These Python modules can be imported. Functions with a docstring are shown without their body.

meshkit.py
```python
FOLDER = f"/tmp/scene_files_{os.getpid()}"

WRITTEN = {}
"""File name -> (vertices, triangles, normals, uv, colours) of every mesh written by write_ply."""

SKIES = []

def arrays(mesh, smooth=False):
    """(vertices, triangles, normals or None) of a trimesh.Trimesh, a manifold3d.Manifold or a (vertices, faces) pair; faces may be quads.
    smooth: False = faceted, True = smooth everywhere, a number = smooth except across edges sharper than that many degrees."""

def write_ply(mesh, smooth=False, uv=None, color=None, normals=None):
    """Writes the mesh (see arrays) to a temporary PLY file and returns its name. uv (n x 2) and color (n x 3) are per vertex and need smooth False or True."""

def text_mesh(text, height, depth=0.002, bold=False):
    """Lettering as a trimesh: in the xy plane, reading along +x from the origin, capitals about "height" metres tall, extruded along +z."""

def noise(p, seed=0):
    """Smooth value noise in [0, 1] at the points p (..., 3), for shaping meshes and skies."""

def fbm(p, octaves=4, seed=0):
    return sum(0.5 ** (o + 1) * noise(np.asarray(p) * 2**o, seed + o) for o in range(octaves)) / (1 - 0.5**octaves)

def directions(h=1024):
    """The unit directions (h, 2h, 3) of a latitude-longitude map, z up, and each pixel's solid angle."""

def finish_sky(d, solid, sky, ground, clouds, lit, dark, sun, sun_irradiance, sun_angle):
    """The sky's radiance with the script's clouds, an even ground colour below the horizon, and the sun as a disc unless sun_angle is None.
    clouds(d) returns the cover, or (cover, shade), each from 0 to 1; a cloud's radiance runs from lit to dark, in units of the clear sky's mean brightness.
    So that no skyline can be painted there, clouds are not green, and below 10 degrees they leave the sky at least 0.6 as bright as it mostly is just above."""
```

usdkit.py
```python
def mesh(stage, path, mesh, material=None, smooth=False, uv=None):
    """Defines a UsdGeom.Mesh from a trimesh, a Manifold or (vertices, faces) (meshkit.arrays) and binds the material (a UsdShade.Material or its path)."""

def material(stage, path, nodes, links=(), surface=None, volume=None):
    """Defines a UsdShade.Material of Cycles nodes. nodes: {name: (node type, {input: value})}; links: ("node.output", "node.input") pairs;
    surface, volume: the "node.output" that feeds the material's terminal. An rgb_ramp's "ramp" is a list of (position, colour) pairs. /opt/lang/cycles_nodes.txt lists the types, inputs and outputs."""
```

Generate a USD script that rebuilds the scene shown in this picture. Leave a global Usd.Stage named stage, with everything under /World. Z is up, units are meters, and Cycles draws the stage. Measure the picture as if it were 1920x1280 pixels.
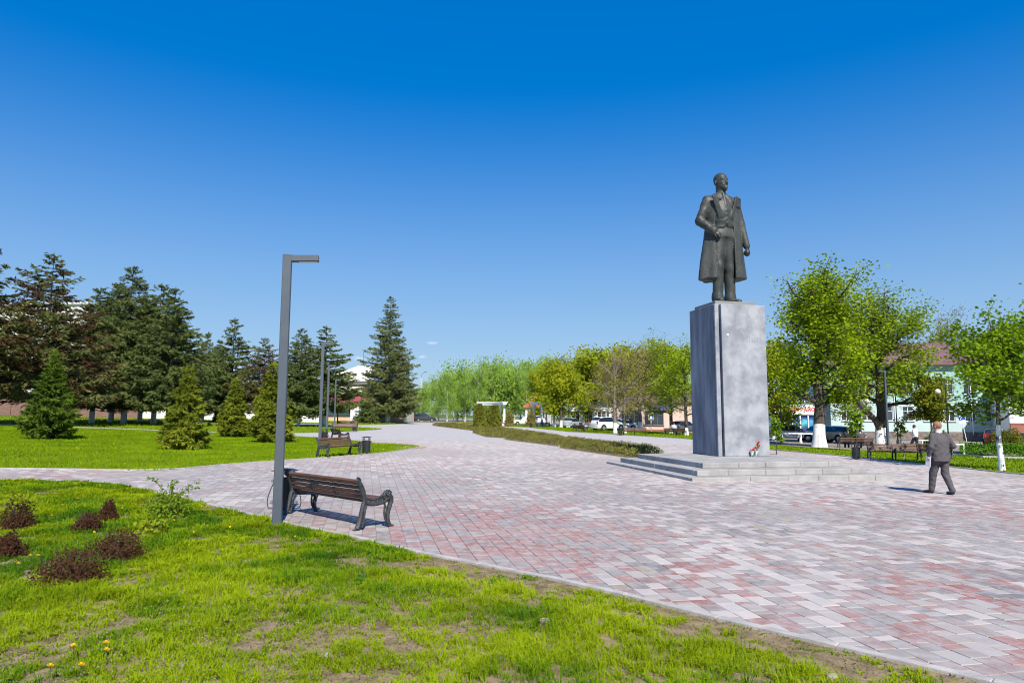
import math, random
import numpy as np
import trimesh, shapely, usdkit, meshkit
from shapely.geometry import Polygon, LineString, Point, box as sbox
from scipy.spatial.transform import Rotation as Rot
from pxr import Usd, UsdGeom, UsdLux, UsdShade, Gf, Sdf, Vt

stage = Usd.Stage.CreateInMemory()
UsdGeom.SetStageUpAxis(stage, 'Z')
UsdGeom.SetStageMetersPerUnit(stage, 1.0)
UsdGeom.Xform.Define(stage, '/World')
UsdGeom.Scope.Define(stage, '/World/Looks')

# ------------------------------------------------------------------ camera
EYE = np.array([0.0, 0.0, 1.75])
FOC = 1280.0                       # focal length in pixels of the 1920 px wide photograph
PITCH, ROLL = math.atan(138 / FOC), 0.0044
fw = np.array([0, math.cos(PITCH), math.sin(PITCH)])
r0, u0 = np.array([1.0, 0, 0]), np.array([0, -math.sin(PITCH), math.cos(PITCH)])
RT = math.cos(ROLL) * r0 + math.sin(ROLL) * u0
UP = -math.sin(ROLL) * r0 + math.cos(ROLL) * u0
cam = UsdGeom.Camera.Define(stage, '/World/camera')
cam.CreateHorizontalApertureAttr(36.0)
cam.CreateVerticalApertureAttr(24.0)
cam.CreateFocalLengthAttr(24.0)
cam.CreateClippingRangeAttr(Gf.Vec2f(0.1, 3000.0))
m4 = np.eye(4); m4[0, :3], m4[1, :3], m4[2, :3], m4[3, :3] = RT, UP, -fw, EYE
UsdGeom.Xformable(cam).AddTransformOp().Set(Gf.Matrix4d(*m4.ravel().tolist()))
cam.CreateExposureAttr(0.6)

# ------------------------------------------------------------------ sky and sun
SUN_AZ, SUN_EL = math.radians(166), math.radians(45)
sun_dir = np.array([math.sin(SUN_AZ) * math.cos(SUN_EL), math.cos(SUN_AZ) * math.cos(SUN_EL), math.sin(SUN_EL)])
wisp = lambda px, py: tuple(((fw + (px - 960) / FOC * RT + (640 - py) / FOC * UP) / np.linalg.norm(fw + (px - 960) / FOC * RT + (640 - py) / FOC * UP)).tolist())
sky_nodes = {
    's': ('sky_texture', {'sky_type': 'single_scattering', 'sun_disc': False, 'sun_elevation': SUN_EL,
                          'sun_rotation': math.atan2(sun_dir[0], sun_dir[1]), 'altitude': 400.0,
                          'air_density': 1.4, 'aerosol_density': 0.5, 'ozone_density': 16.0}),
    'gm': ('gamma', {'gamma': 0.43}),
    'h': ('hsv', {'hue': 0.5195, 'saturation': 1.76, 'value': 2.33, 'fac': 1.0}),
    't': ('texture_coordinate', {}), 'n': ('noise_texture', {'scale': 160.0, 'detail': 4.0}),
    'b': ('background_shader', {'strength': 0.10})}
sky_nodes.update({'sx': ('separate_xyz', {}), 'hz': ('map_range', {'range_type': 'smoothstep', 'from_min': 0.0, 'from_max': 0.46, 'to_min': 0.55, 'to_max': 0.0, 'clamp': True}), 'pale': ('mix', {'color2': (3.0, 4.3, 5.7)})})
sky_links = [('s.color', 'gm.color'), ('gm.color', 'h.color'), ('t.generated', 'sx.vector'), ('sx.z', 'hz.value'), ('hz.result', 'pale.fac'), ('h.color', 'pale.color1')]     # the air pales towards the horizon all round
last = 'pale.color'
for k, (px, py, wx, wz) in enumerate([(810, 643, .0095, .0030), (793, 669, .0080, .0028), (675, 672, .0120, .0040)]):   # three small wisps of cloud low over the far end
    c = wisp(px, py)
    sky_nodes.update({f'd{k}': ('vector_math', {'math_type': 'subtract', 'vector2': c}), f'e{k}': ('vector_math', {'math_type': 'multiply', 'vector2': (1 / wx, 0.0, 1 / wz)}),
                      f'l{k}': ('vector_math', {'math_type': 'length'}), f'a{k}': ('math', {'math_type': 'multiply_add', 'value2': -1.6, 'value3': 1.75}), f'b{k}': ('math', {'math_type': 'subtract'}),
                      f'm{k}': ('map_range', {'from_min': 0.0, 'from_max': 0.8, 'to_min': 0.0, 'to_max': 0.42, 'clamp': True}), f'x{k}': ('mix', {'color2': (6.2, 6.6, 7.4)})})
    sky_links += [('t.generated', f'd{k}.vector1'), (f'd{k}.vector', f'e{k}.vector1'), (f'e{k}.vector', f'l{k}.vector1'), ('n.fac', f'a{k}.value1'), (f'a{k}.value', f'b{k}.value1'), (f'l{k}.value', f'b{k}.value2'),
                  (f'b{k}.value', f'm{k}.value'), (f'm{k}.result', f'x{k}.fac'), (last, f'x{k}.color1')]
    last = f'x{k}.color'
sky_links += [('t.generated', 'n.vector'), (last, 'b.color')]
sky_mat = usdkit.material(stage, '/World/Looks/sky_look', sky_nodes, sky_links, surface='b.background')
dome = UsdLux.DomeLight.Define(stage, '/World/sky')
UsdShade.MaterialBindingAPI.Apply(dome.GetPrim()).Bind(sky_mat)
dome.GetPrim().SetCustomDataByKey('kind', 'structure')
sun = UsdLux.DistantLight.Define(stage, '/World/sun')
sun.CreateNormalizeAttr(True); sun.CreateIntensityAttr(1.25); sun.CreateAngleAttr(0.53)
sun.CreateColorAttr(Gf.Vec3f(1.0, 0.93, 0.83))
zz = sun_dir; xx = np.cross([0, 0, 1.0], zz); xx /= np.linalg.norm(xx); yy = np.cross(zz, xx)
m4 = np.eye(4); m4[0, :3], m4[1, :3], m4[2, :3] = xx, yy, zz
UsdGeom.Xformable(sun).AddTransformOp().Set(Gf.Matrix4d(*m4.ravel().tolist()))

# ------------------------------------------------------------------ terrain and projection
KINKS = [-110.0, -15.0, 15.0, 110.0]
def gz(x, y=None):
    """Ground height: the square falls gently from left to right."""
    x = np.clip(np.asarray(x, float), -110, 110)
    return -0.0128 * x - 0.014 * np.sign(x) * np.maximum(np.abs(x) - 15, 0)
def ray(px, py):
    return fw + (px - 960) / FOC * RT + (640 - py) / FOC * UP
def at(px, py, dz=0.0):
    d = ray(px, py); lo, hi = 0.5, 900.0
    f = lambda t: EYE[2] + t * d[2] - float(gz(t * d[0])) - dz
    if f(hi) > 0: return EYE + hi * d
    for _ in range(60):
        m = (lo + hi) / 2
        if f(m) > 0: lo = m
        else: hi = m
    return EYE + lo * d
def atd(px, dist):
    """Ground point in the photograph's column px (taken at the skyline) at forward distance dist."""
    d = ray(px, 785); t = dist / d[1]
    return np.array([t * d[0], dist, float(gz(t * d[0]))])
def project(P):
    q = np.asarray(P, float) - EYE
    z = q @ fw
    return np.stack([960 + FOC * (q @ RT) / z, 640 - FOC * (q @ UP) / z], -1)
def top(P, py):
    """Height above P at which the vertical through P meets image row py."""
    lo, hi = -3.0, 60.0
    for _ in range(50):
        m = (lo + hi) / 2
        if project([P[0], P[1], P[2] + m])[1] > py: lo = m
        else: hi = m
    return lo
AX = math.radians(-12.0)                                   # the square's own axis
U = np.array([math.sin(AX), math.cos(AX), 0.0]); V = np.array([math.cos(AX), -math.sin(AX), 0.0])
AXDEG = -math.degrees(AX)                                   # rotation about z that turns +y into U

# ------------------------------------------------------------------ scene helpers
used = {}
def numbered(path):
    n = used.get(path, 0); used[path] = n + 1
    return path if n == 0 else f'{path}_{n:03d}'
def label(p, text=None, cat=None, group=None, kind=None):
    p = p.GetPrim() if hasattr(p, 'GetPrim') else p
    for k, v in (('label', text), ('category', cat), ('group', group), ('kind', kind)):
        if v: p.SetCustomDataByKey(k, v)
    return p
def thing(name, text, cat, loc=(0, 0, 0), rz=0.0, group=None, kind=None, scale=None):
    x = UsdGeom.Xform.Define(stage, numbered('/World/' + name))
    x.AddTranslateOp().Set(Gf.Vec3d(*map(float, loc)))
    if rz: x.AddRotateZOp().Set(float(rz))
    if scale is not None:
        x.AddScaleOp().Set(Gf.Vec3f(*([float(scale)] * 3 if np.ndim(scale) == 0 else map(float, scale))))
    return label(x, text, cat, group, kind)
def copy_of(src, text, loc, rz=0.0, group=None, scale=None, cat=None):
    """A further individual of a thing: references the first one with its parts."""
    name = src.GetName()
    base = name[:-4] if name[-4:-3] == '_' and name[-3:].isdigit() else name
    cd = src.GetCustomData()
    x = UsdGeom.Xform.Define(stage, numbered('/World/' + base))
    p = x.GetPrim()
    p.GetReferences().AddInternalReference(src.GetPath())
    p.SetInstanceable(True)
    x.ClearXformOpOrder()
    x.AddTranslateOp(opSuffix='own').Set(Gf.Vec3d(*map(float, loc)))
    x.AddRotateZOp(opSuffix='own').Set(float(rz))
    s = [1.0] * 3 if scale is None else ([float(scale)] * 3 if np.ndim(scale) == 0 else list(map(float, scale)))
    x.AddScaleOp(opSuffix='own').Set(Gf.Vec3f(*s))
    return label(p, text, cat or cd.get('category'), group or cd.get('group'), None)
def obj(name, mesh, mat, parent=None, smooth=False, color=None):
    path = numbered((str(parent.GetPath()) if parent is not None else '/World') + '/' + name)
    m = usdkit.mesh(stage, path, mesh, mat, smooth=smooth)
    if color is not None:
        UsdGeom.PrimvarsAPI(m).CreatePrimvar('tint', Sdf.ValueTypeNames.Color3fArray, 'vertex').Set(Vt.Vec3fArray.FromNumpy(np.asarray(color, np.float32)))
    return m.GetPrim()

class MB:
    """Collects pieces of one mesh."""
    def __init__(s): s.v, s.f, s.n = [], [], 0
    def add(s, v, f):
        v = np.asarray(v, float); f = np.asarray(f, int)
        if f.shape[1] == 4: f = np.vstack([f[:, [0, 1, 2]], f[:, [0, 2, 3]]])
        s.v.append(v); s.f.append(f + s.n); s.n += len(v); return s
    def mesh(s, m, R=None, t=(0, 0, 0)):
        v = np.array(m.vertices)
        if R is not None: v = v @ np.asarray(R).T
        return s.add(v + np.asarray(t), np.array(m.faces))
    def box(s, c, size, R=None, bevel=0.0):
        hx, hy, hz = np.array(size) / 2.0
        if bevel:
            b = bevel; pts = []
            for sx in (-1, 1):
                for sy in (-1, 1):
                    for sz in (-1, 1):
                        pts += [(sx * hx, sy * (hy - b), sz * (hz - b)), (sx * (hx - b), sy * hy, sz * (hz - b)), (sx * (hx - b), sy * (hy - b), sz * hz)]
            m = trimesh.convex.convex_hull(np.array(pts)); v, f = np.array(m.vertices), np.array(m.faces)
        else:
            v = np.array([(x, y, z) for x in (-hx, hx) for y in (-hy, hy) for z in (-hz, hz)])
            f = np.array([(0, 1, 3, 2), (4, 6, 7, 5), (0, 4, 5, 1), (2, 3, 7, 6), (0, 2, 6, 4), (1, 5, 7, 3)])
        if R is not None: v = v @ np.asarray(R).T
        return s.add(v + np.asarray(c, float), f)
    def tube(s, pts, rad, n=8, cap=True, squash=None):
        p = np.asarray(pts, float); r = np.broadcast_to(np.asarray(rad, float), (len(p),))
        t = np.gradient(p, axis=0); t /= np.linalg.norm(t, axis=1, keepdims=True) + 1e-12
        a = np.cross(t[0], [0, 0, 1.0]); a = a if np.linalg.norm(a) > 1e-3 else np.cross(t[0], [1.0, 0, 0]); a /= np.linalg.norm(a)
        ring, ang = [], np.arange(n) * 2 * np.pi / n
        for i in range(len(p)):
            a = a - t[i] * (a @ t[i]); a /= np.linalg.norm(a) + 1e-12
            b = np.cross(t[i], a)
            ring.append(p[i] + r[i] * (np.cos(ang)[:, None] * a + np.sin(ang)[:, None] * b))
        v = np.vstack(ring); f = []
        for i in range(len(p) - 1):
            for j in range(n):
                k = (j + 1) % n
                f.append((i * n + j, i * n + k, (i + 1) * n + k, (i + 1) * n + j))
        f = np.array(f); f = np.vstack([f[:, [0, 1, 2]], f[:, [0, 2, 3]]])
        if cap:
            c0, c1, L = len(v), len(v) + 1, (len(p) - 1) * n
            v = np.vstack([v, p[0], p[-1]])
            f = np.vstack([f, [(c0, (j + 1) % n, j) for j in range(n)], [(c1, L + j, L + (j + 1) % n) for j in range(n)]])
        return s.add(v, f)
    def lathe(s, prof, n=16, c=(0, 0, 0)):
        pr = np.asarray(prof, float); ang = np.arange(n) * 2 * np.pi / n
        v = np.stack([pr[:, None, 0] * np.cos(ang), pr[:, None, 0] * np.sin(ang), np.repeat(pr[:, 1:2], n, 1)], -1).reshape(-1, 3)
        f = [(i * n + j, i * n + (j + 1) % n, (i + 1) * n + (j + 1) % n, (i + 1) * n + j) for i in range(len(pr) - 1) for j in range(n)]
        return s.add(v + np.asarray(c, float), f)
    def prism(s, poly, z0, z1, M=None):
        """Extrudes a shapely polygon (or a list of points) from z0 to z1; M (4x4) places it."""
        poly = poly if hasattr(poly, 'exterior') else Polygon(poly)
        m = trimesh.creation.extrude_polygon(poly, z1 - z0, engine='earcut')
        m.apply_translation((0, 0, z0))
        if M is not None: m.apply_transform(M)
        return s.add(m.vertices, m.faces)
    def sphere(s, c, r, sub=2):
        m = trimesh.creation.icosphere(sub, 1.0)
        return s.add(np.array(m.vertices) * np.asarray(r) + np.asarray(c, float), m.faces)
    def data(s): return np.vstack(s.v), np.vstack(s.f)
    def build(s, name, mat, parent=None, smooth=False): return obj(name, s.data(), mat, parent, smooth)

def frame(o, ex, ey, ez=None):
    ex, ey = np.asarray(ex, float), np.asarray(ey, float)
    ez = np.cross(ex, ey) if ez is None else np.asarray(ez, float)
    M = np.eye(4); M[:3, 0], M[:3, 1], M[:3, 2], M[:3, 3] = ex, ey, ez, o
    return M
def rotz(deg): return Rot.from_euler('z', deg, degrees=True).as_matrix()

# ------------------------------------------------------------------ materials
def surf(name, c1, c2=None, scale=3.0, rough=0.7, bump=0.0, bscale=None, spec=0.5, metal=0.0, stretch=None, detail=5.0, lo=0.35, hi=0.65, coat=0.0, dist=0.02):
    c2 = c1 if c2 is None else c2
    nodes = {'g': ('texture_coordinate', {}), 'n': ('noise_texture', {'scale': scale, 'detail': detail, 'roughness': 0.6}),
             'r': ('rgb_ramp', {'ramp': [(lo, c1), (hi, c2)]}),
             'p': ('principled_bsdf', {'roughness': rough, 'specular_ior_level': spec, 'metallic': metal, 'coat_weight': coat})}
    links = [('n.fac', 'r.fac'), ('r.color', 'p.base_color')]
    if stretch is not None:
        nodes['m'] = ('mapping', {'scale': stretch}); links += [('g.object', 'm.vector'), ('m.vector', 'n.vector')]
    else: links += [('g.object', 'n.vector')]
    if bump:
        nodes['bn'] = ('noise_texture', {'scale': bscale or scale * 8, 'detail': 4.0})
        nodes['b'] = ('bump', {'strength': bump, 'distance': dist})
        links += [('g.object', 'bn.vector'), ('bn.fac', 'b.height'), ('b.normal', 'p.normal')]
    return usdkit.material(stage, '/World/Looks/' + name, nodes, links, surface='p.BSDF')

def leafy(name, stops, trans=0.35, tscale=(1.2, 1.25, 0.5), rough=0.5, patch=None, pscale=0.5, gain=1.0):
    """Foliage: a tone per leaf, drifting through the crown, part of the light passing through.
    patch: a second set of tones for part of the crown (dead or young wood)."""
    stops = [(a, tuple(min(.62, gain * q) for q in c)) for a, c in stops]
    nodes = {'g': ('geometry', {}), 't': ('texture_coordinate', {}), 'n': ('noise_texture', {'scale': pscale, 'detail': 2.0}),
             'a': ('math', {'math_type': 'multiply_add', 'value2': 0.55, 'value3': 0.0}),
             'k': ('math', {'math_type': 'multiply_add', 'value2': 0.75}),
             'r': ('rgb_ramp', {'ramp': stops}),
             'd': ('diffuse_bsdf', {'roughness': rough}),
             'tr': ('translucent_bsdf', {}), 'tc': ('mix', {'mix_type': 'multiply', 'fac': 1.0, 'color2': tscale}),
             'mx': ('mix_closure', {'fac': trans})}
    links = [('t.object', 'n.vector'), ('g.random_per_island', 'a.value1'), ('n.fac', 'k.value1'), ('a.value', 'k.value3'),
             ('k.value', 'r.fac')]
    out = 'r.color'
    if patch:
        nodes['n2'] = ('noise_texture', {'scale': patch[1], 'detail': 3.0})
        nodes['r2'] = ('rgb_ramp', {'ramp': [(patch[2], (0, 0, 0)), (patch[3], (1, 1, 1))]})
        nodes['mp'] = ('mix', {'color2': patch[0]})
        links += [('t.object', 'n2.vector'), ('n2.fac', 'r2.fac'), ('r2.color', 'mp.fac'), ('r.color', 'mp.color1')]
        out = 'mp.color'
    links += [(out, 'd.color'), (out, 'tc.color1'), ('tc.color', 'tr.color'), ('d.BSDF', 'mx.closure1'), ('tr.BSDF', 'mx.closure2')]
    return usdkit.material(stage, '/World/Looks/' + name, nodes, links, surface='mx.closure')
# ================================================================== ground, paving, lawns
def P2(pts): return [tuple(at(*p)[:2]) for p in pts]
def smooth_line(pts, n=3):
    p = np.asarray(pts, float)
    for _ in range(n):
        q = np.empty((2 * len(p) - 2, 2)); q[0::2] = .75 * p[:-1] + .25 * p[1:]; q[1::2] = .25 * p[:-1] + .75 * p[1:]
        p = np.vstack([p[:1], q, p[-1:]])
    return p
def polys(g):
    if g.is_empty: return []
    return [q for q in getattr(g, 'geoms', [g]) if q.geom_type == 'Polygon' and q.area > 1e-6]
def sheet_data(poly, dz):
    edges = [-900] + KINKS + [900]; V_, F_, n = [], [], 0
    for a, b in zip(edges[:-1], edges[1:]):
        for q in polys(poly.intersection(sbox(a, -50, b, 1500))):
            v, f = trimesh.creation.triangulate_polygon(q, engine='earcut')
            v3 = np.column_stack([v, gz(v[:, 0]) + dz])
            nz = np.cross(v3[f[:, 1]] - v3[f[:, 0]], v3[f[:, 2]] - v3[f[:, 0]])[:, 2]
            f = np.where((nz < 0)[:, None], f[:, ::-1], f)
            V_.append(v3); F_.append(f + n); n += len(v3)
    return np.vstack(V_), np.vstack(F_)
def sheet(name, poly, dz, mat, parent=None, kind='structure'):
    p = obj(name, sheet_data(poly, dz), mat, parent)
    if kind and parent is None: label(p, kind=kind)
    return p

M_soil = surf('soil', (0.13, 0.10, 0.055), (0.27, 0.205, 0.125), 6.0, 0.95, 0.6, 35.0, 0.1)
M_lawnbase = surf('lawn_base', (0.11, 0.17, 0.012), (0.18, 0.24, 0.02), 0.9, 0.95, 0.5, 25.0, 0.1)
M_far = surf('far_ground', (0.07, 0.11, 0.02), (0.11, 0.15, 0.03), 0.15, 0.95, 0.2, 5.0, 0.1)
M_asph = surf('asphalt', (0.20, 0.175, 0.14), (0.27, 0.24, 0.19), 0.8, 0.9, 0.2, 60.0, 0.3)
M_kerb = surf('kerb_concrete', (0.30, 0.285, 0.27), (0.42, 0.40, 0.37), 5.0, 0.9, 0.3, 60.0, 0.2)

sheet('ground', sbox(-600, -6, 600, 900), -0.045, M_far)

# --- outlines, read off the photograph and laid on the terrain
kerb_px = [(-420, 893), (-200, 897), (0, 899), (120, 900), (213, 904), (253, 914), (357, 935), (433, 955), (510, 972), (567, 987), (640, 999), (707, 1016), (783, 1034),
           (923, 1060), (1090, 1093), (1280, 1140), (1413, 1173), (1533, 1200), (1630, 1222), (1763, 1252), (1913, 1288), (2150, 1345), (2500, 1425)]
kerb_line = smooth_line(P2(kerb_px), 2)
near_lawn = Polygon(list(map(tuple, kerb_line)) + [(kerb_line[-1][0], 1.0), (-16, 1.0), (kerb_line[0][0] - 4, kerb_line[0][1] - 8)]).buffer(0)
lawn2_px = [(-420, 872), (-200, 876), (0, 878), (160, 880), (270, 882), (330, 880), (400, 872), (500, 865), (590, 859), (700, 851), (760, 843), (786, 838), (788, 836), (770, 834), (740, 832),
            (700, 831), (650, 824), (560, 818), (470, 813), (300, 807.5), (130, 801.5), (0, 797), (-200, 790)]
lawn2 = Polygon(smooth_line(P2(lawn2_px), 2)).buffer(0)
lawn3_px = [(-250, 785), (0, 793.5), (125, 799), (300, 805), (470, 810.5), (547, 812), (640, 809), (690, 806.5), (722, 804), (700, 802), (660, 800.5), (560, 797), (400, 793.5), (240, 789), (100, 783), (0, 780), (-200, 776)]
lawn3 = Polygon(smooth_line(P2(lawn3_px), 1)).buffer(0)
lawn4_px = [(100, 781), (240, 786.5), (400, 791), (560, 794), (680, 796.5), (745, 795), (770, 793.6), (740, 792), (680, 791), (560, 789), (420, 785.5), (240, 780)]
lawn4 = Polygon(P2(lawn4_px)).buffer(0)
lawn5_lo = [(860, 793.5), (929, 798), (990, 801), (1069, 809.5), (1130, 813), (1210, 818), (1294, 823), (1370, 833), (1440, 843), (1500, 848), (1560, 853), (1640, 861), (1740, 871), (1850, 883), (1960, 894), (2200, 915)]
lawn5_hi = [(2200, 868), (1960, 861), (1840, 857.5), (1740, 850), (1690, 846), (1600, 843.5), (1500, 838.5), (1440, 834), (1380, 824), (1300, 813), (1210, 809), (1100, 802), (990, 796), (929, 794), (860, 791)]
lawn5 = Polygon(P2(lawn5_lo + lawn5_hi)).buffer(0)
hedge_px = [[(810, 797.5), (890, 807.5), (905, 803), (850, 796)], [(886, 811), (912, 819), (960, 822), (985, 812), (935, 805.5), (897, 801)],
            [(945, 823.5), (1046, 836.5), (1065, 826), (985, 812)], [(1050, 839.5), (1186, 859), (1246, 852.5), (1210, 845), (1120, 835), (1060, 826)]]
hedge_beds = [Polygon(P2(h)).buffer(0) for h in hedge_px]
lawns = shapely.union_all([near_lawn, lawn2, lawn3, lawn4, lawn5])
plaza = Polygon(P2([(-420, 860), (-420, 915)]) + list(map(tuple, kerb_line)) + [(kerb_line[-1][0], 1.0), (14, 1.0), (30, 16)] + P2([(2200, 890), (1740, 860), (1440, 834), (1294, 815), (1100, 800), (929, 794.5), (860, 792), (770, 792.2), (680, 794), (560, 795), (470, 809), (590, 840), (300, 860)])).buffer(0)
plaza = shapely.union_all([plaza, Polygon(P2([(547, 796.5), (700, 800), (700, 808), (640, 826), (540, 820)])), Polygon(P2([(240, 787.5), (560, 796.5), (660, 800.5), (690, 794.5), (560, 794), (400, 791)])).buffer(0)])
plaza = max(polys(plaza.buffer(0.02).difference(lawns)), key=lambda q: q.area)
street = Polygon(P2([(2300, 870), (1960, 859), (1690, 844), (1560, 837), (1440, 832), (1300, 811), (1100, 800), (990, 795), (900, 792), (860, 790.5), (800, 793), (740, 791.3), (700, 790.4), (770, 784.5), (900, 784), (1100, 788.5), (1300, 800), (1560, 818), (1800, 824), (2300, 835)])).buffer(0)
side_street = Polygon(P2([(-260, 768), (0, 776.5), (240, 777.5), (420, 784.5), (420, 782.5), (240, 775.5), (0, 773.5), (-260, 764)])).buffer(0)
far_walk = Polygon(P2([(-220, 788), (0, 796.5), (130, 800.8), (300, 806.8), (470, 812.2), (560, 816), (560, 813.2), (470, 810.9), (300, 805.3), (130, 799.2), (0, 794), (-220, 786)])).buffer(0)
bench_path = Polygon(P2([(1440, 833), (1500, 837), (1600, 843), (1700, 847), (1700, 838), (1600, 834), (1500, 829), (1440, 826)])).buffer(0)

sheet('street', street, -0.012, M_asph)
sheet('side_street', side_street, -0.012, M_asph)
sheet('far_path', far_walk, -0.003, M_kerb)
sheet('bench_path', bench_path, 0.004, M_asph)
sheet('near_lawn_soil', near_lawn.buffer(-0.05), -0.004, M_soil)
for k, (nm, q) in enumerate((('left_lawn', lawn2), ('left_lawn', lawn3), ('left_lawn', lawn4), ('right_lawn', lawn5))):
    sheet(nm, q, 0.0, M_lawnbase)
for q in hedge_beds: sheet('hedge_soil', q.buffer(0.05), 0.003, M_soil)

# --- pavers: real slabs as far as they can be told apart, a patterned sheet beyond
def paver_look(name, attr):
    nodes = {'t': ('texture_coordinate', {}), 'n': ('noise_texture', {'scale': 6.5, 'detail': 7.0, 'roughness': 0.72}), 'n2': ('noise_texture', {'scale': 55.0, 'detail': 3.0}),
             'r': ('rgb_ramp', {'ramp': [(0.44, (0, 0, 0)), (0.60, (1, 1, 1))]}),
             'mp': ('mapping', {'rotation': (0, 0, AX), 'scale': (1, 1, 1)}),
             'sc': ('math', {'math_type': 'multiply', 'value2': 0.62}), 'n3': ('noise_texture', {'scale': 0.45, 'detail': 6.0, 'roughness': 0.7}), 'r3': ('rgb_ramp', {'ramp': [(0.42, (0, 0, 0)), (0.70, (0.5, 0.5, 0.5))]}), 'dust': ('mix', {'color2': (0.37, 0.35, 0.33)}),
             'm': ('mix', {'color2': (0.36, 0.345, 0.34)}), 'v': ('mix', {'mix_type': 'overlay', 'fac': 0.16}),
             'p': ('principled_bsdf', {'roughness': 0.8, 'specular_ior_level': 0.25}), 'b': ('bump', {'strength': 0.3, 'distance': 0.004})}
    links = [('t.object', 'n.vector'), ('t.object', 'n2.vector'), ('n.fac', 'r.fac'), ('r.color', 'sc.value1'), ('sc.value', 'm.fac'), ('m.color', 'dust.color1'), ('t.object', 'n3.vector'), ('n3.fac', 'r3.fac'), ('r3.color', 'dust.fac'), ('dust.color', 'v.color1'), ('n2.color', 'v.color2'),
             ('v.color', 'p.base_color'), ('n2.fac', 'b.height'), ('b.normal', 'p.normal')]
    if attr:
        nodes['a'] = ('attribute', {'attribute': 'tint'}); links.append(('a.color', 'm.color1'))
    else:
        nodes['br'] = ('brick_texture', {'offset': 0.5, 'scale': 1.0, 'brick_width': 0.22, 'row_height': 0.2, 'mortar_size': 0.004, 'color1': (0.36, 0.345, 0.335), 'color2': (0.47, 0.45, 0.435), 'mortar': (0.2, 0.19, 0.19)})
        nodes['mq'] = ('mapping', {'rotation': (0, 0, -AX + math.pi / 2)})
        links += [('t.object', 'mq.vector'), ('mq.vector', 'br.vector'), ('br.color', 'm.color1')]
    return usdkit.material(stage, '/World/Looks/' + name, nodes, links, surface='p.BSDF')
M_paver, M_pavfar = paver_look('paver', True), paver_look('far_paving', False)
M_bed = surf('joint_sand', (0.25, 0.225, 0.20), (0.32, 0.29, 0.26), 9.0, 0.95, 0.0, spec=0.1)
plaza_x = thing('plaza', None, None, kind='structure')
for nm in ('kind',): pass
STEP0 = at(1298, 902)                                        # near left corner of the monument's lowest step
def stepxy(v, u): return STEP0[:2] + v * V[:2] + u * U[:2]
step_hole = Polygon([stepxy(.1, .1), stepxy(6.4, .1), stepxy(6.4, 6.85), stepxy(.1, 6.85)])
PAVED = 46.0
paved_near = plaza.intersection(sbox(-60, 0, 60, PAVED)).difference(step_hole)
sheet('paving_bed', plaza.intersection(sbox(-60, 0, 60, PAVED)), -0.010, M_bed, plaza_x)
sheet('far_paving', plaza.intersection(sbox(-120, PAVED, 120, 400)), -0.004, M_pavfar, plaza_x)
rg = np.random.default_rng(11)
W_, GAP, BEV = 0.195, 0.005, 0.004
uv = np.array([((x * V[0] + y * V[1]), (x * U[0] + y * U[1])) for x, y in paved_near.exterior.coords])
v0, u0_, v1, u1 = uv[:, 0].min(), uv[:, 1].min(), uv[:, 0].max(), uv[:, 1].max()
rects = []
for i in range(int(math.floor(v0 / W_)), int(math.ceil(v1 / W_)) + 1):
    L = rg.choice([0.10, 0.195, 0.195, 0.29, 0.29], int((u1 - u0_) / 0.10))
    s = u0_ - rg.random() * 0.3 + np.concatenate([[0], np.cumsum(L)])
    k = s[:-1] < u1
    rects.append(np.column_stack([np.full(k.sum(), i * W_), s[:-1][k], np.full(k.sum(), W_), L[:len(s) - 1][k]]))
rects = np.vstack(rects)
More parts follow.
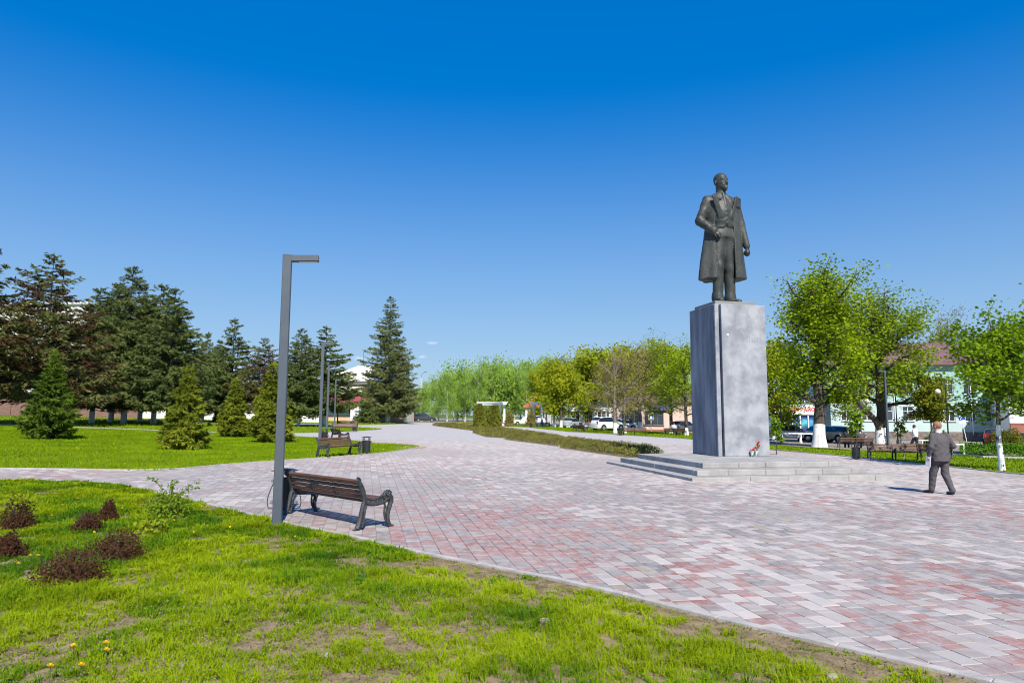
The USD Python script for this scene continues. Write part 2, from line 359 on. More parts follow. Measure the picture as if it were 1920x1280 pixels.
def corners(r, inset):
    a, b, c, d = r[:, 0] + inset, r[:, 1] + inset, r[:, 0] + r[:, 2] - inset, r[:, 1] + r[:, 3] - inset
    q = np.stack([np.stack([a, b], -1), np.stack([c, b], -1), np.stack([c, d], -1), np.stack([a, d], -1)], 1)
    return q[..., :1] * V[:2] + q[..., 1:] * U[:2]
C4 = corners(rects, 0.0)
pxp = project(np.dstack([C4.mean(1)[:, None, :], gz(C4.mean(1)[:, 0])[:, None, None]])[:, 0])
ctr = C4.mean(1)
vis = (ctr[:, 1] > 2.2) & (pxp[:, 0] > -350) & (pxp[:, 0] < 2700) & (pxp[:, 1] < 1800)
rects, C4, ctr = rects[vis], C4[vis], ctr[vis]
shapely.prepare(paved_near)
sq = shapely.polygons(C4)
inside, touch = shapely.contains(paved_near, sq), shapely.intersects(paved_near, sq)
tops = list(C4[inside]); cens = list(ctr[inside])
cut = [(q, c) for q, c in zip(shapely.intersection(sq[touch & ~inside], paved_near), ctr[touch & ~inside]) if q.geom_type == 'Polygon' and q.area > 0.002]
ctr_all = np.array(cens + [c for _, c in cut])
# tones: slabs pressed from mixed red, grey and pale concrete; worn pale in drifts
def tone_of(c, rng):
    n = len(c); P3 = np.column_stack([c, np.zeros(n)])
    red = meshkit.fbm(P3 * 0.42, 3, 5) + 0.75 * (rng.random(n) - .5) + 0.004 * (16 - np.minimum(c[:, 1], 30))
    pale = meshkit.fbm(P3 * 0.30 + 40, 3, 9) + 0.85 * (rng.random(n) - .5) + 0.004 * (np.minimum(c[:, 1], 34) - 15)
    t = np.tile((0.275, 0.265, 0.275), (n, 1))
    pick = rng.random(n)
    t[pick < .35] = (0.335, 0.315, 0.315); t[pick > .85] = (0.215, 0.225, 0.25); t[(pick > .78) & (pick < .85)] = (0.36, 0.33, 0.27)
    t[red > .60] = (0.315, 0.215, 0.215); t[red > .73] = (0.37, 0.185, 0.175)
    t[pale > .66] = (0.46, 0.445, 0.44); t[pale > .80] = (0.62, 0.605, 0.60)
    t = t * .84 + t.mean(0) * .16
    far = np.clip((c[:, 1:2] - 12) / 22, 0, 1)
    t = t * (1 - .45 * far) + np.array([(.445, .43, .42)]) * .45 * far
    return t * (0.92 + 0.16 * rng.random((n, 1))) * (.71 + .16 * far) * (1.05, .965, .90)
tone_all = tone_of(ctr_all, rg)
def slab(top, cz, tilt):
    """A slab seen from above: worn-edged top and chamfer down into the joint."""
    n = len(top); c = top.mean(0)
    def ins(d):
        e = c - top; L = np.linalg.norm(e, axis=1, keepdims=True)
        return top + e / np.maximum(L, 1e-6) * d * 1.4
    t, o = ins(GAP / 2 + BEV), ins(GAP / 2)
    zt = gz(t[:, 0]) + cz + (t - c) @ tilt; zo = gz(o[:, 0]) + cz - 0.007
    v = np.vstack([np.column_stack([t, zt]), np.column_stack([o, zo])])
    f = [(0, j, j + 1) for j in range(1, n - 1)]
    for j in range(n):
        k = (j + 1) % n; f += [(j, n + j, n + k), (j, n + k, k)]
    return v, np.array(f)
order = np.argsort(np.hypot(ctr_all[:, 0], ctr_all[:, 1]))
shapes = tops + [np.array(q.exterior.coords)[:-1][::(1 if q.exterior.is_ccw else -1)] for q, _ in cut]
vv, ff, tt, nn, single = [], [], [], 0, 0
inframe = project(np.column_stack([ctr_all, gz(ctr_all[:, 0])]))
for k in order:
    v, f = slab(shapes[k], rg.normal(0, 0.0012), rg.normal(0, 0.006, 2))
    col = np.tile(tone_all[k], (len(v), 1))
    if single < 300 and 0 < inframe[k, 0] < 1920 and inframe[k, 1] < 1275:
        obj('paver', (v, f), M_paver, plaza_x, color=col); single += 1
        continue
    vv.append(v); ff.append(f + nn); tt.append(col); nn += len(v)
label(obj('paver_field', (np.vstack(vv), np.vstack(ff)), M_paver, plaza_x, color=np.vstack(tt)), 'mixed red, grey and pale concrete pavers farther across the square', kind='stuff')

sheet('sand_spill', Polygon(smooth_line(P2([(728, 838), (752, 834.5), (785, 835.5), (806, 838), (783, 840.5), (750, 843), (728, 838)]), 2)).buffer(0), .012, surf('spilled_sand', (.30, .20, .11), (.42, .31, .19), 3.0, .95))
# --- kerbs: stones end to end
def kerb_run(line, name, width, top_dz, step, side=-1, parent=None, text=None):
    ls = LineString(line); n = int(ls.length / step)
    x = thing(name, text, None, kind='structure')
    for i in range(n):
        a, b = (np.array(ls.interpolate(t).coords[0]) for t in (i * step + .003, (i + 1) * step - .003))
        d = (b - a) / np.linalg.norm(b - a); nrm = np.array([-d[1], d[0]]) * side
        q = [a, b, b + nrm * width, a + nrm * width]
        if Polygon(q).exterior.is_ccw is False: q = q[::-1]
        q = np.array(q); c = q.mean(0); ti = q + (c - q) * 0.006 / np.linalg.norm(c - q, axis=1, keepdims=True) * 1.5
        j = rg.normal(0, .002)
        v = np.vstack([np.column_stack([q, gz(q[:, 0]) - 0.05]), np.column_stack([q, gz(q[:, 0]) + top_dz - .006 + j]), np.column_stack([ti, gz(ti[:, 0]) + top_dz + j])])
        f = [(4 * r + j0, 4 * r + (j0 + 1) % 4, 4 * r + 4 + (j0 + 1) % 4, 4 * r + 4 + j0) for r in range(2) for j0 in range(4)] + [(8, 9, 10, 11)]
        obj('kerb_stone', (v, np.array(f)), M_kerb, x)
    return x
kerb_run(kerb_line, 'kerb', 0.09, 0.022, 1.0, side=-1)
kl = smooth_line(P2(lawn2_px[:14]), 2); kerb_run(kl, 'kerb', 0.09, 0.03, 1.5, side=-1)
kr = np.array(P2(lawn5_lo[3:])); kerb_run(kr, 'kerb', 0.10, 0.04, 2.0, side=1)
kf = np.array(P2([(1690, 846), (1740, 850), (1840, 857.5), (1960, 861), (2200, 868)])); kerb_run(kf, 'kerb', 0.15, 0.10, 2.0, side=1)
# ================================================================== signed distance modelling
class SDF:
    """A small field modeller: primitives are blended on a grid and polygonised with surface nets."""
    def __init__(s, lo, hi, h):
        s.lo, s.h = np.asarray(lo, float), h
        n = np.ceil((np.asarray(hi, float) - s.lo) / h).astype(int) + 1
        s.X = (s.lo[0] + h * np.arange(n[0])).astype(np.float32)[:, None, None]; s.Y = (s.lo[1] + h * np.arange(n[1])).astype(np.float32)[None, :, None]; s.Z = (s.lo[2] + h * np.arange(n[2])).astype(np.float32)[None, None, :]
        s.n = n
    def win(s, lo, hi, m=.13):
        """Index window round a primitive; outside it the field is simply far."""
        i0 = np.clip(np.floor((np.asarray(lo) - m - s.lo) / s.h).astype(int), 0, s.n); i1 = np.clip(np.ceil((np.asarray(hi) + m - s.lo) / s.h).astype(int) + 1, 0, s.n)
        return tuple(slice(a, b) for a, b in zip(i0, i1))
    def put(s, w, d):
        F = np.full(s.n, 1.0, np.float32); F[w] = d; return F
    def seg(s, a, b, ra, rb, sq=(1, 1, 1), ang=0.0):
        """Tapered limb from a to b; sq flattens it along x, y, z."""
        a, b, q = np.asarray(a, float), np.asarray(b, float), np.asarray(sq, float)
        r = max(ra, rb) * q; w = s.win(np.minimum(a, b) - r, np.maximum(a, b) + r)
        X, Y, Z = s.X[w[0]] / np.float32(q[0]), s.Y[:, w[1]] / np.float32(q[1]), s.Z[:, :, w[2]] / np.float32(q[2]); a, b = (a / q).astype(np.float32), (b / q).astype(np.float32)
        d = b - a; L = max(d @ d, np.float32(1e-9))
        t = np.clip(((X - a[0]) * d[0] + (Y - a[1]) * d[1] + (Z - a[2]) * d[2]) / L, 0, 1)
        return s.put(w, (np.sqrt((X - a[0] - t * d[0]) ** 2 + (Y - a[1] - t * d[1]) ** 2 + (Z - a[2] - t * d[2]) ** 2) - (np.float32(ra) + np.float32(rb - ra) * t)) * np.float32(q.min()))
    def loc(s, c, rad, R):
        w = s.win(np.asarray(c) - rad, np.asarray(c) + rad); x, y, z = s.X[w[0]] - np.float32(c[0]), s.Y[:, w[1]] - np.float32(c[1]), s.Z[:, :, w[2]] - np.float32(c[2])
        if R is not None:
            R = np.asarray(R, np.float32); x, y, z = (R[0, k] * x + R[1, k] * y + R[2, k] * z for k in range(3))
        return w, x, y, z
    def ell(s, c, r, R=None):
        r = np.asarray(r, np.float32); w, x, y, z = s.loc(c, r.max(), R)
        k0 = np.sqrt((x / r[0]) ** 2 + (y / r[1]) ** 2 + (z / r[2]) ** 2)
        return s.put(w, (k0 - 1) * r.min() if r.max() / r.min() < 1.2 else k0 * (k0 - 1) / np.maximum(np.sqrt((x / r[0] ** 2) ** 2 + (y / r[1] ** 2) ** 2 + (z / r[2] ** 2) ** 2), 1e-6))
    def box(s, c, half, R=None, rd=0.01):
        w, x, y, z = s.loc(c, float(np.linalg.norm(half)), R)
        q = [np.abs(u) - np.float32(hh - rd) for u, hh in zip((x, y, z), half)]
        return s.put(w, np.sqrt(sum(np.maximum(u, 0) ** 2 for u in q)) + np.minimum(np.maximum(np.maximum(q[0], q[1]), q[2]), 0) - np.float32(rd))
    def cone(s, prof):
        """Upright body of elliptic sections: rows (z, cx, cy, rx, ry)."""
        p = np.asarray(prof, float); p = p[np.argsort(p[:, 0])]; z = s.Z
        cx, cy, rx, ry = (np.interp(z, p[:, 0], p[:, k]).astype(np.float32) for k in (1, 2, 3, 4))
        k = np.sqrt(((s.X - cx) / rx) ** 2 + ((s.Y - cy) / ry) ** 2)
        d = (k - 1) * np.minimum(rx, ry)
        return np.maximum(d, np.maximum(p[0, 0] - z, z - p[-1, 0])).astype(np.float32)
    def lerp(s, pts):
        p = np.asarray(pts, float); p = p[np.argsort(p[:, 0])]
        return np.interp(s.Z, p[:, 0], p[:, 1]).astype(np.float32)
    def noise(s, sc, amp, seed=0, stretch=(1, 1, 1)):
        a, b, c = (k * sc * np.float32(3.1) for k in stretch); o = seed * 1.7
        n = np.sin(s.X * a + o + 1.3 * np.sin(s.Z * c * .7 + o)) * np.sin(s.Z * c + 2.1 * o + np.sin(s.Y * b * .8)) + .6 * np.sin(s.Y * b * 1.4 + o + 1.1 * np.sin(s.X * a * .9)) * np.sin(s.Z * c * 1.9 + o)
        return (n * np.float32(amp * .32)).astype(np.float32)
    def mesh(s, F):
        F = np.broadcast_to(F, s.n).astype(np.float32); sg = F < 0
        c = [sg[i:F.shape[0] - 1 + i, j:F.shape[1] - 1 + j, k:F.shape[2] - 1 + k] for i in (0, 1) for j in (0, 1) for k in (0, 1)]
        cnt = sum(x.astype(np.int8) for x in c); act = (cnt > 0) & (cnt < 8)
        idx = np.full(act.shape, -1, np.int64); ii = np.argwhere(act); idx[act] = np.arange(len(ii))
        acc, num = np.zeros((len(ii), 3)), np.zeros(len(ii))
        for ax in range(3):
            for a in (0, 1):
                for b in (0, 1):
                    o0 = np.zeros(3, int); oth = [q for q in range(3) if q != ax]; o0[oth[0]], o0[oth[1]] = a, b
                    o1 = o0.copy(); o1[ax] = 1
                    f0 = F[tuple((ii + o0).T)]; f1 = F[tuple((ii + o1).T)]; m = (f0 < 0) != (f1 < 0)
                    t = np.where(m, f0 / np.where(m, f0 - f1, 1), 0); P = np.tile(o0.astype(float), (len(ii), 1)); P[:, ax] = t
                    acc[m] += P[m]; num[m] += 1
        v = s.lo + s.h * (ii + acc / num[:, None]); faces = []
        for ax in range(3):
            b, c_ = [q for q in range(3) if q != ax]
            sl0 = [slice(None)] * 3; sl1 = [slice(None)] * 3; sl0[ax], sl1[ax] = slice(None, -1), slice(1, None)
            d = sg[tuple(sl0)] != sg[tuple(sl1)]; e = np.argwhere(d); e = e[(e[:, b] > 0) & (e[:, c_] > 0) & (e[:, b] < F.shape[b] - 1) & (e[:, c_] < F.shape[c_] - 1)]
            neg = sg[tuple(e.T)]
            def g(db, dc):
                q = e.copy(); q[:, b] += db; q[:, c_] += dc; return idx[tuple(q.T)]
            quad = np.stack([g(-1, -1), g(0, -1), g(0, 0), g(-1, 0)], 1)
            flip = neg if ax != 1 else ~neg
            quad = np.where(flip[:, None], quad, quad[:, ::-1]); faces.append(quad)
        q = np.vstack(faces); q = q[(q >= 0).all(1)]
        return v, np.vstack([q[:, [0, 1, 2]], q[:, [0, 2, 3]]])
def smin(a, b, k):
    h = np.clip(.5 + .5 * (b - a) / k, 0, 1); return b + (a - b) * h - k * h * (1 - h)
def smax(a, b, k): return -smin(-a, -b, k)
def union(*a):
    r = a[0]
    for x in a[1:]: r = np.minimum(r, x)
    return r
def sunion(k, *a):
    r = a[0]
    for x in a[1:]: r = smin(r, x, k)
    return r
def smooth_verts(v, f, it=2, lam=0.5):
    import scipy.sparse as sp
    e = np.vstack([f[:, [0, 1]], f[:, [1, 2]], f[:, [2, 0]]]); n = len(v)
    A = sp.coo_matrix((np.ones(2 * len(e)), (np.r_[e[:, 0], e[:, 1]], np.r_[e[:, 1], e[:, 0]])), (n, n)).tocsr(); A.data[:] = 1
    D = 1 / np.maximum(np.asarray(A.sum(1)).ravel(), 1)
    for _ in range(it): v = v + lam * ((A @ v) * D[:, None] - v)
    return v
def hand_sdf(s, wrist, dirn, palm_n, size=0.19, curl=0.9, side=1):
    """A loosely closed hand: palm, four fingers of different length curling towards palm_n, and a thumb off the side."""
    d = np.asarray(dirn, float); d /= np.linalg.norm(d); nrm = np.asarray(palm_n, float); nrm -= d * (d @ nrm); nrm /= np.linalg.norm(nrm); sd = np.cross(d, nrm) * side
    w = np.asarray(wrist, float); R = np.column_stack([sd, nrm, d])
    F = s.box(w + d * size * .27, (size * .22, size * .085, size * .27), R, size * .08)
    for i, (o, L) in enumerate(zip((-.165, -.055, .055, .16), (.40, .46, .43, .33))):
        p = w + d * size * .5 + sd * o * size; a = 0.35 * curl
        for j, fr in enumerate((.45, .32, .23)):
            q = p + (d * math.cos(a) + nrm * math.sin(a)) * L * fr * size * 1.05
            F = smin(F, s.seg(p, q, size * .052 * (1 - .08 * j), size * .049 * (1 - .1 * j)), .004); p = q; a += 0.75 * curl
    p = w + d * size * .12 - sd * size * .18
    for v_ in (-sd * .13 + d * .16 + nrm * .05, d * .17 + nrm * .10 + sd * .02, d * .12 + nrm * .09 + sd * .05):
        q = p + v_ * size; F = smin(F, s.seg(p, q, size * .06, size * .052), .006); p = q
    return F

# ================================================================== monument
M_concrete = surf('painted_concrete', (0.195, 0.210, 0.238), (0.315, 0.333, 0.357), 1.7, 0.85, 0.25, 40.0, 0.25, lo=.4, hi=.62, detail=8)
M_concrete_worn = surf('worn_concrete', (0.12, 0.13, 0.155), (0.27, 0.28, 0.31), 1.3, 0.9, 0.3, 30.0, 0.2, stretch=(1.6, 1.6, 0.35), detail=8, lo=.36, hi=.66)
M_cap = surf('plinth_grey', (0.17, 0.175, 0.175), (0.22, 0.22, 0.215), 2.0, 0.6, 0.15, 40.0, 0.4)
M_step = surf('step_concrete', (0.25, 0.245, 0.235), (0.36, 0.352, 0.34), 1.6, 0.9, 0.3, 45.0, 0.2, detail=7)
M_bronze = surf('dark_bronze', (0.022, 0.027, 0.026), (0.062, 0.066, 0.060), 2.4, 0.52, 0.35, 22.0, 0.32, metal=0.0, dist=0.02, detail=8)
ZG = float(STEP0[2])
stp = thing('monument_steps', 'broad three-tier concrete steps and platform under the statue pedestal', 'steps', (STEP0[0], STEP0[1], 0), AXDEG)
# local frame of the steps: x along V, y along U
for k, (v0_, v1_, u0k, u1k, zb, zt, nm) in enumerate([(0, 6.5, 0, 7.0, -.35, ZG + .09, 'bottom_step'), (.42, 6.05, .52, 6.62, ZG + .088, ZG + .25, 'middle_step'), (.98, 5.75, 1.25, 6.3, ZG + .248, ZG + .41, 'top_step')]):
    core = MB().box(((v0_ + v1_) / 2, (u0k + u1k) / 2, (zb + zt - .02) / 2), (v1_ - v0_ - .05, u1k - u0k - .05, zt - .02 - zb)); core.build(nm, M_step, stp)
    rgs = np.random.default_rng(30 + k)
    xs = [v0_]                                                  # kerb-like riser blocks along the front and the left side
    while xs[-1] < v1_ - .01: xs.append(min(v1_, xs[-1] + rgs.choice([.9, 1.0, 1.2])))
    for a, b in zip(xs[:-1], xs[1:]):
        if b - a > .1: MB().box(((a + b) / 2, u0k + .09 + rgs.normal(0, .004), (max(zb, ZG - .2) + zt) / 2), (b - a - .008, .18, zt - max(zb, ZG - .2)), bevel=.012).build('riser_block', M_step, stp)
    ys = [u0k + .185]
    while ys[-1] < u1k - .01: ys.append(min(u1k, ys[-1] + rgs.choice([.9, 1.0, 1.2])))
    for a, b in zip(ys[:-1], ys[1:]):
        if b - a > .1: MB().box((v0_ + .09 + rgs.normal(0, .004), (a + b) / 2, (max(zb, ZG - .2) + zt) / 2), (.18, b - a - .008, zt - max(zb, ZG - .2)), bevel=.012).build('riser_block', M_step, stp)
    # slabs on the tread
    for vx in np.arange(v0_ + .19, v1_ - .2, .6):
        for uy in np.arange(u0k + .19, u1k - .2, .6):
            nxt = [(.42, .52), (.98, 1.25), (3.05, 4.1)][k]; top_ = [(6.05, 6.62), (5.75, 6.3), (5.1, 6.1)][k]
            if vx > nxt[0] + .05 and vx + .6 < top_[0] - .05 and uy > nxt[1] + .05 and uy + .6 < top_[1] - .05: continue
            w, l = min(.592, v1_ - .02 - vx), min(.592, u1k - .02 - uy)
            if w > .1 and l > .1: MB().box((vx + w / 2, uy + l / 2, zt - .015 + rgs.normal(0, .0012)), (w, l, .03), bevel=.006).build('tread_slab', M_step, stp)

ZP = ZG + .41
PC = stepxy(3.11, 4.2)                                            # pedestal's near left corner
PW, PD, PH = 1.95, 1.92, 5.40
ped = thing('pedestal', 'tall grey weathered concrete pedestal carrying the bronze statue', 'pedestal', (PC[0], PC[1], ZP), AXDEG)
MB().box((PW / 2, PD / 2 + .05, PH / 2), (PW - .01, PD - .1, PH), bevel=.012).build('core', M_concrete_worn, ped)
MB().box((.075, .02, PH / 2), (.15, .10, PH - .006), bevel=.01).build('corner_strip', M_concrete, ped)
MB().box(((.235 + PW) / 2, .0, PH / 2 - .004), (PW - .235 + .02, .16, PH - .012), bevel=.012).build('front_slab', M_concrete, ped)
MB().box((PW / 2 - .03, PD / 2 + .0, PH + .055), (1.62, 1.58, .17), bevel=.012).build('cap_plate', M_cap, ped)
dm = MB(); dm.lathe([(0, .03), (.03, .026), (.045, 0)], 12); v, f = dm.data(); v = v[:, [0, 2, 1]] * (1, -1, 1) + (.45, -.078, 4.28)
obj('white_boss', (v, f), surf('white_paint', (.8, .8, .8)), ped)
gm = MB(); rgm = np.random.default_rng(5)                           # faint ghosts of removed lettering
for i, x in enumerate(np.linspace(.62, 1.75, 11)):
    gm.box((x, -.0805, 4.13), (.022, .003, .22 * rgm.uniform(.6, 1)))
    if i % 2: gm.box((x + .05, -.0802, 4.13 + rgm.uniform(-.08, .08)), (.07, .0025, .02))
gm.build('lettering_ghost', surf('ghost_marks', (.19, .20, .225), (.26, .27, .29), 6.0, .9), ped)

def build_statue():
    s = SDF((-.52, -.36, -.02), (.52, .42, 1.86), 0.0105)
    X, Y, Z = s.X, s.Y, s.Z
    # head, turned to his left
    tw = Rot.from_euler('z', 14, degrees=True).as_matrix()
    def hp(x, y, z): return tw @ np.array([x, y, z]) + np.array([.0, -.015, 0])
    skull = sunion(.03, s.ell(hp(0, .015, 1.715), (.079, .098, .088), tw), s.ell(hp(0, -.012, 1.648), (.066, .082, .098), tw))
    jaw = s.ell(hp(0, -.045, 1.592), (.05, .048, .045), tw)
    head = sunion(.025, skull, jaw)
    head = smin(head, s.ell(hp(0, -.088, 1.565), (.026, .026, .042), tw), .012)                 # pointed beard
    head = smin(head, s.seg(hp(0, -.085, 1.69), hp(0, -.112, 1.638), .013, .017), .01)             # nose
    for q in (-1, 1):
        head = smin(head, s.seg(hp(q * .012, -.088, 1.697), hp(q * .055, -.07, 1.697), .012, .010), .008)   # brow
        head = smax(head, -s.ell(hp(q * .031, -.098, 1.675), (.019, .018, .011), tw), .01)
        head = smin(head, s.ell(hp(q * .031, -.078, 1.674), (.012, .011, .010), tw), .004)                      # eye
        head = smin(head, s.seg(hp(q * .006, -.100, 1.622), hp(q * .042, -.08, 1.607), .011, .006), .006)     # moustache
        head = smin(head, s.ell(hp(q * .038, -.062, 1.642), (.022, .02, .017), tw), .015)                       # cheek
        head = smin(head, s.ell(hp(q * .083, .022, 1.655), (.012, .022, .034), tw), .008)                       # ear
    head = smax(head, -s.seg(hp(-.022, -.101, 1.607), hp(.022, -.101, 1.607), .005, .005), .006)
    neck = s.seg((0, .01, 1.45), (0, .0, 1.60), .068, .058)
    head = smin(head, neck, .03)
    collar = s.seg((0, .0, 1.475), (0, -.005, 1.512), .075, .07)
    # waistcoat and trousers
    vest = s.cone([(1.02, 0, -.015, .166, .134), (1.12, 0, -.022, .170, .142), (1.25, 0, -.02, .185, .148), (1.38, 0, 0, .185, .125), (1.46, 0, .01, .12, .09), (1.52, 0, .01, .07, .065)])
    vest = vest + .0035 * np.sin(Z * 62 + 2 * np.sin(X * 9)) * np.clip((1.3 - Z) / .2, 0, 1)
    vest = smax(vest, -s.box((0, -.16, 1.0), (.035, .08, .035), Rot.from_euler('y', 45, degrees=True).as_matrix(), .004), .006)
    vest = smax(vest, -s.seg((0, -.165, 1.50), (0, -.135, 1.30), .055, .004), .012)               # shirt V
    vest = smin(vest, s.seg((0, -.07, 1.50), (0, -.128, 1.32), .022, .03), .01)                   # tie
    for zb in (1.07, 1.13, 1.19, 1.25): vest = smin(vest, s.ell((.0, -.168, zb), (.011, .01, .011)), .004)
    vest = smin(vest, s.seg((-.13, -.115, 1.15), (-.06, -.155, 1.145), .008, .008), .006)
    hips = sunion(.05, s.seg((-.075, 0, .93), (.075, 0, .93), .118, .118), s.cone([(.90, 0, 0, .172, .132), (1.08, 0, 0, .158, .125)]))
    legs = []
    for q, kx, ky, ax, ay in ((-1, .105, -.05, .115, -.03), (1, .10, .0, .125, .03)):
        legs.append(s.seg((q * .088, .0, .90), (q * kx, ky, .50), .112, .086))
        legs.append(s.seg((q * kx, ky, .50), (q * ax, ay, .10), .082, .078))
    tr = sunion(.035, hips, *legs)
    tr = tr + s.noise(9, .017, 3, (1, 1, .55)) * np.clip((.75 - Z) / .3, .15, 1)
    for q, ax, ay in ((-1, .115, -.03), (1, .125, .03)):
        tr = smin(tr, s.seg((q * ax, ay, .085), (q * ax, ay, .075), .088, .088), .03)              # cuff breaking on the shoe
    shoes = union(*[s.seg((q * ax, ay + .05, .035), (q * (ax + .045), ay - .17, .03), .05, .044, (1, 1, .8)) for q, ax, ay in ((-1, .115, -.03), (1, .125, .03))])
    # overcoat: a shell open at the front
    prof = [(.33, .0, .05, .375, .205), (.60, .0, .045, .335, .195), (.85, 0, .035, .285, .185), (1.08, 0, .03, .245, .175), (1.28, 0, .02, .245, .165), (1.40, 0, .015, .235, .14), (1.47, 0, .02, .165, .105), (1.52, 0, .02, .09, .08)]
    outer = s.cone(prof)
    outer = smin(outer, s.seg((-.14, .015, 1.425), (-.215, .01, 1.405), .06, .065), .05)
    outer = smin(outer, s.seg((.14, .015, 1.425), (.225, .01, 1.405), .06, .07), .05)
    outer = smin(outer, s.cone([(.33, .13, .05, .27, .20), (.85, .10, .03, .225, .17), (1.2, .08, .02, .215, .15), (1.40, .06, .015, .20, .12), (1.46, .04, .02, .12, .09)]), .03)
    ang = np.arctan2(Y - .04, X)
    outer = outer + (.008 * np.sin(ang * 7 + 1.2) + .004 * np.sin(ang * 13)) * np.clip((1.05 - Z) / .6, 0, 1)
    inner = outer + .034
    wl = s.lerp([(.3, .135), (.9, .128), (1.15, .128), (1.30, .118), (1.42, .075), (1.5, .03)]); wr = s.lerp([(.3, .16), (.75, .165), (.98, .165), (1.15, .155), (1.30, .125), (1.42, .075), (1.5, .03)])
    open_ = np.maximum(np.maximum(X - wl, -wr - X), Y - .03)
    coat = smax(smax(outer, -inner, .008), -open_, .012)
    coat = smax(coat, .33 + .05 * X - Z, .008)
    # lapels and turned up edge
    for q in (-1, 1):
        R = Rot.from_euler('zy', [q * 28, q * 19], degrees=True).as_matrix()
        lap = s.box((q * .140, -.143, 1.295), (.038, .011, .165), R, .011)
        R2 = Rot.from_euler('zy', [q * 30, q * -35], degrees=True).as_matrix()
        coat = union(coat, lap) if q > 0 else union(coat, lap, s.box((-.085, -.105, 1.445), (.045, .012, .04), R2, .011))
    coat = smin(coat, s.box((.225, -.05, 1.385), (.062, .048, .07), Rot.from_euler('zy', [22, 4], degrees=True).as_matrix(), .008), .008)   # lapel standing out over the left shoulder
    # right arm: hand at the hip
    sl = s.noise(12, .016, 8)
    arm = sunion(.02, s.seg((-.225, .01, 1.395), (-.345, .03, 1.13), .078, .066), s.seg((-.345, .03, 1.13), (-.205, -.13, .965), .068, .055))
    arm = arm + sl
    hand = hand_sdf(s, (-.205, -.135, .965), (.7, -.35, -.5), (.3, .8, -.45), .17, 1.25, 1)
    arm2 = sunion(.02, s.seg((.235, .01, 1.395), (.325, .0, 1.10), .075, .062), s.seg((.325, .0, 1.10), (.375, -.06, .80), .06, .048))
    hand2 = hand_sdf(s, (.378, -.065, .79), (.12, -.15, -1), (-.4, .8, 0), .17, 1.3, -1)
    cap = s.ell((.38, -.05, .71), (.045, .06, .04))
    fig = union(sunion(.012, head, collar), vest, tr, shoes, smin(coat, arm, .02), hand, smin(coat, arm2, .02), smin(hand2, cap, .01))
    v, f = s.mesh(fig + s.noise(30, .003, 2))
    k = np.clip((v[:, 2] - 1.50) / .07, 0, 1)[:, None]; v[:, :2] *= 1 + .15 * k
    return smooth_verts(v, f, 1, .4), f
SC_ = PC + (PW / 2 - .06) * V[:2] + (PD / 2 - .02) * U[:2]
sc = top((SC_[0], SC_[1], ZP + PH + .14), 325) / 1.803
sta = thing('statue', 'dark bronze statue of a bearded man in open long coat, hand at his hip', 'statue', (SC_[0], SC_[1], ZP + PH + .14), 12.0, scale=(sc * .88, sc * .90, sc))
obj('figure', build_statue(), M_bronze, sta, smooth=True)

# flowers laid at the foot of the front face
M_redp = surf('red_petals', (0.62, 0.02, 0.015), (0.75, 0.05, 0.03), 30, .6); M_stem = surf('flower_stems', (.04, .10, .02), (.07, .15, .03), 20, .6)
M_wrap = surf('flower_wrap', (.35, .50, .55), (.65, .70, .72), 20, .3)
def carn(mb, c, r, rng):
    for _ in range(26):
        d = rng.normal(0, 1, 3); d[2] = abs(d[2]); d /= np.linalg.norm(d); a = np.cross(d, rng.normal(0, 1, 3)); a /= np.linalg.norm(a); b = np.cross(d, a)
        p = c + d * r * .5; mb.add([p - a * r * .45, p + b * r * .5 + d * r * .3, p + a * r * .45, p - b * r * .4 + d * r * .1], [(0, 1, 2), (0, 2, 3)])
def bouquet(vx, n, txt, lean, rs, hgt):
    rng = np.random.default_rng(rs); p = PC + vx * V[:2] - .20 * U[:2]
    t = thing('bouquet', txt, 'flowers', (p[0], p[1], ZP), AXDEG)
    fl, st, wr = MB(), MB(), MB()
    for _ in range(n):
        top_ = np.array([lean + rng.normal(0, .07), .05 + rng.normal(0, .02), hgt + rng.normal(0, .05)])
        carn(fl, top_, .045, rng); st.tube([(rng.normal(0, .02), -.02, .01), top_ * (.5, .5, .5), top_], .006, 4)
    wr.lathe([(.03, 0), (.05, .12), (.085, .20)], 9)
    v, f = wr.data(); v[:, 0] += lean * v[:, 2] / .5; v[:, 1] += .03
    fl.build('blooms', M_redp, t); st.build('stems', M_stem, t); obj('wrapping', (v, f), M_wrap, t)
bouquet(1.20, 6, 'bunch of red flowers in pale wrap leaning on pedestal foot', .02, 3, .27)
bouquet(1.32, 5, 'taller bunch of red carnations slanting right against the pedestal foot', .22, 4, .42)
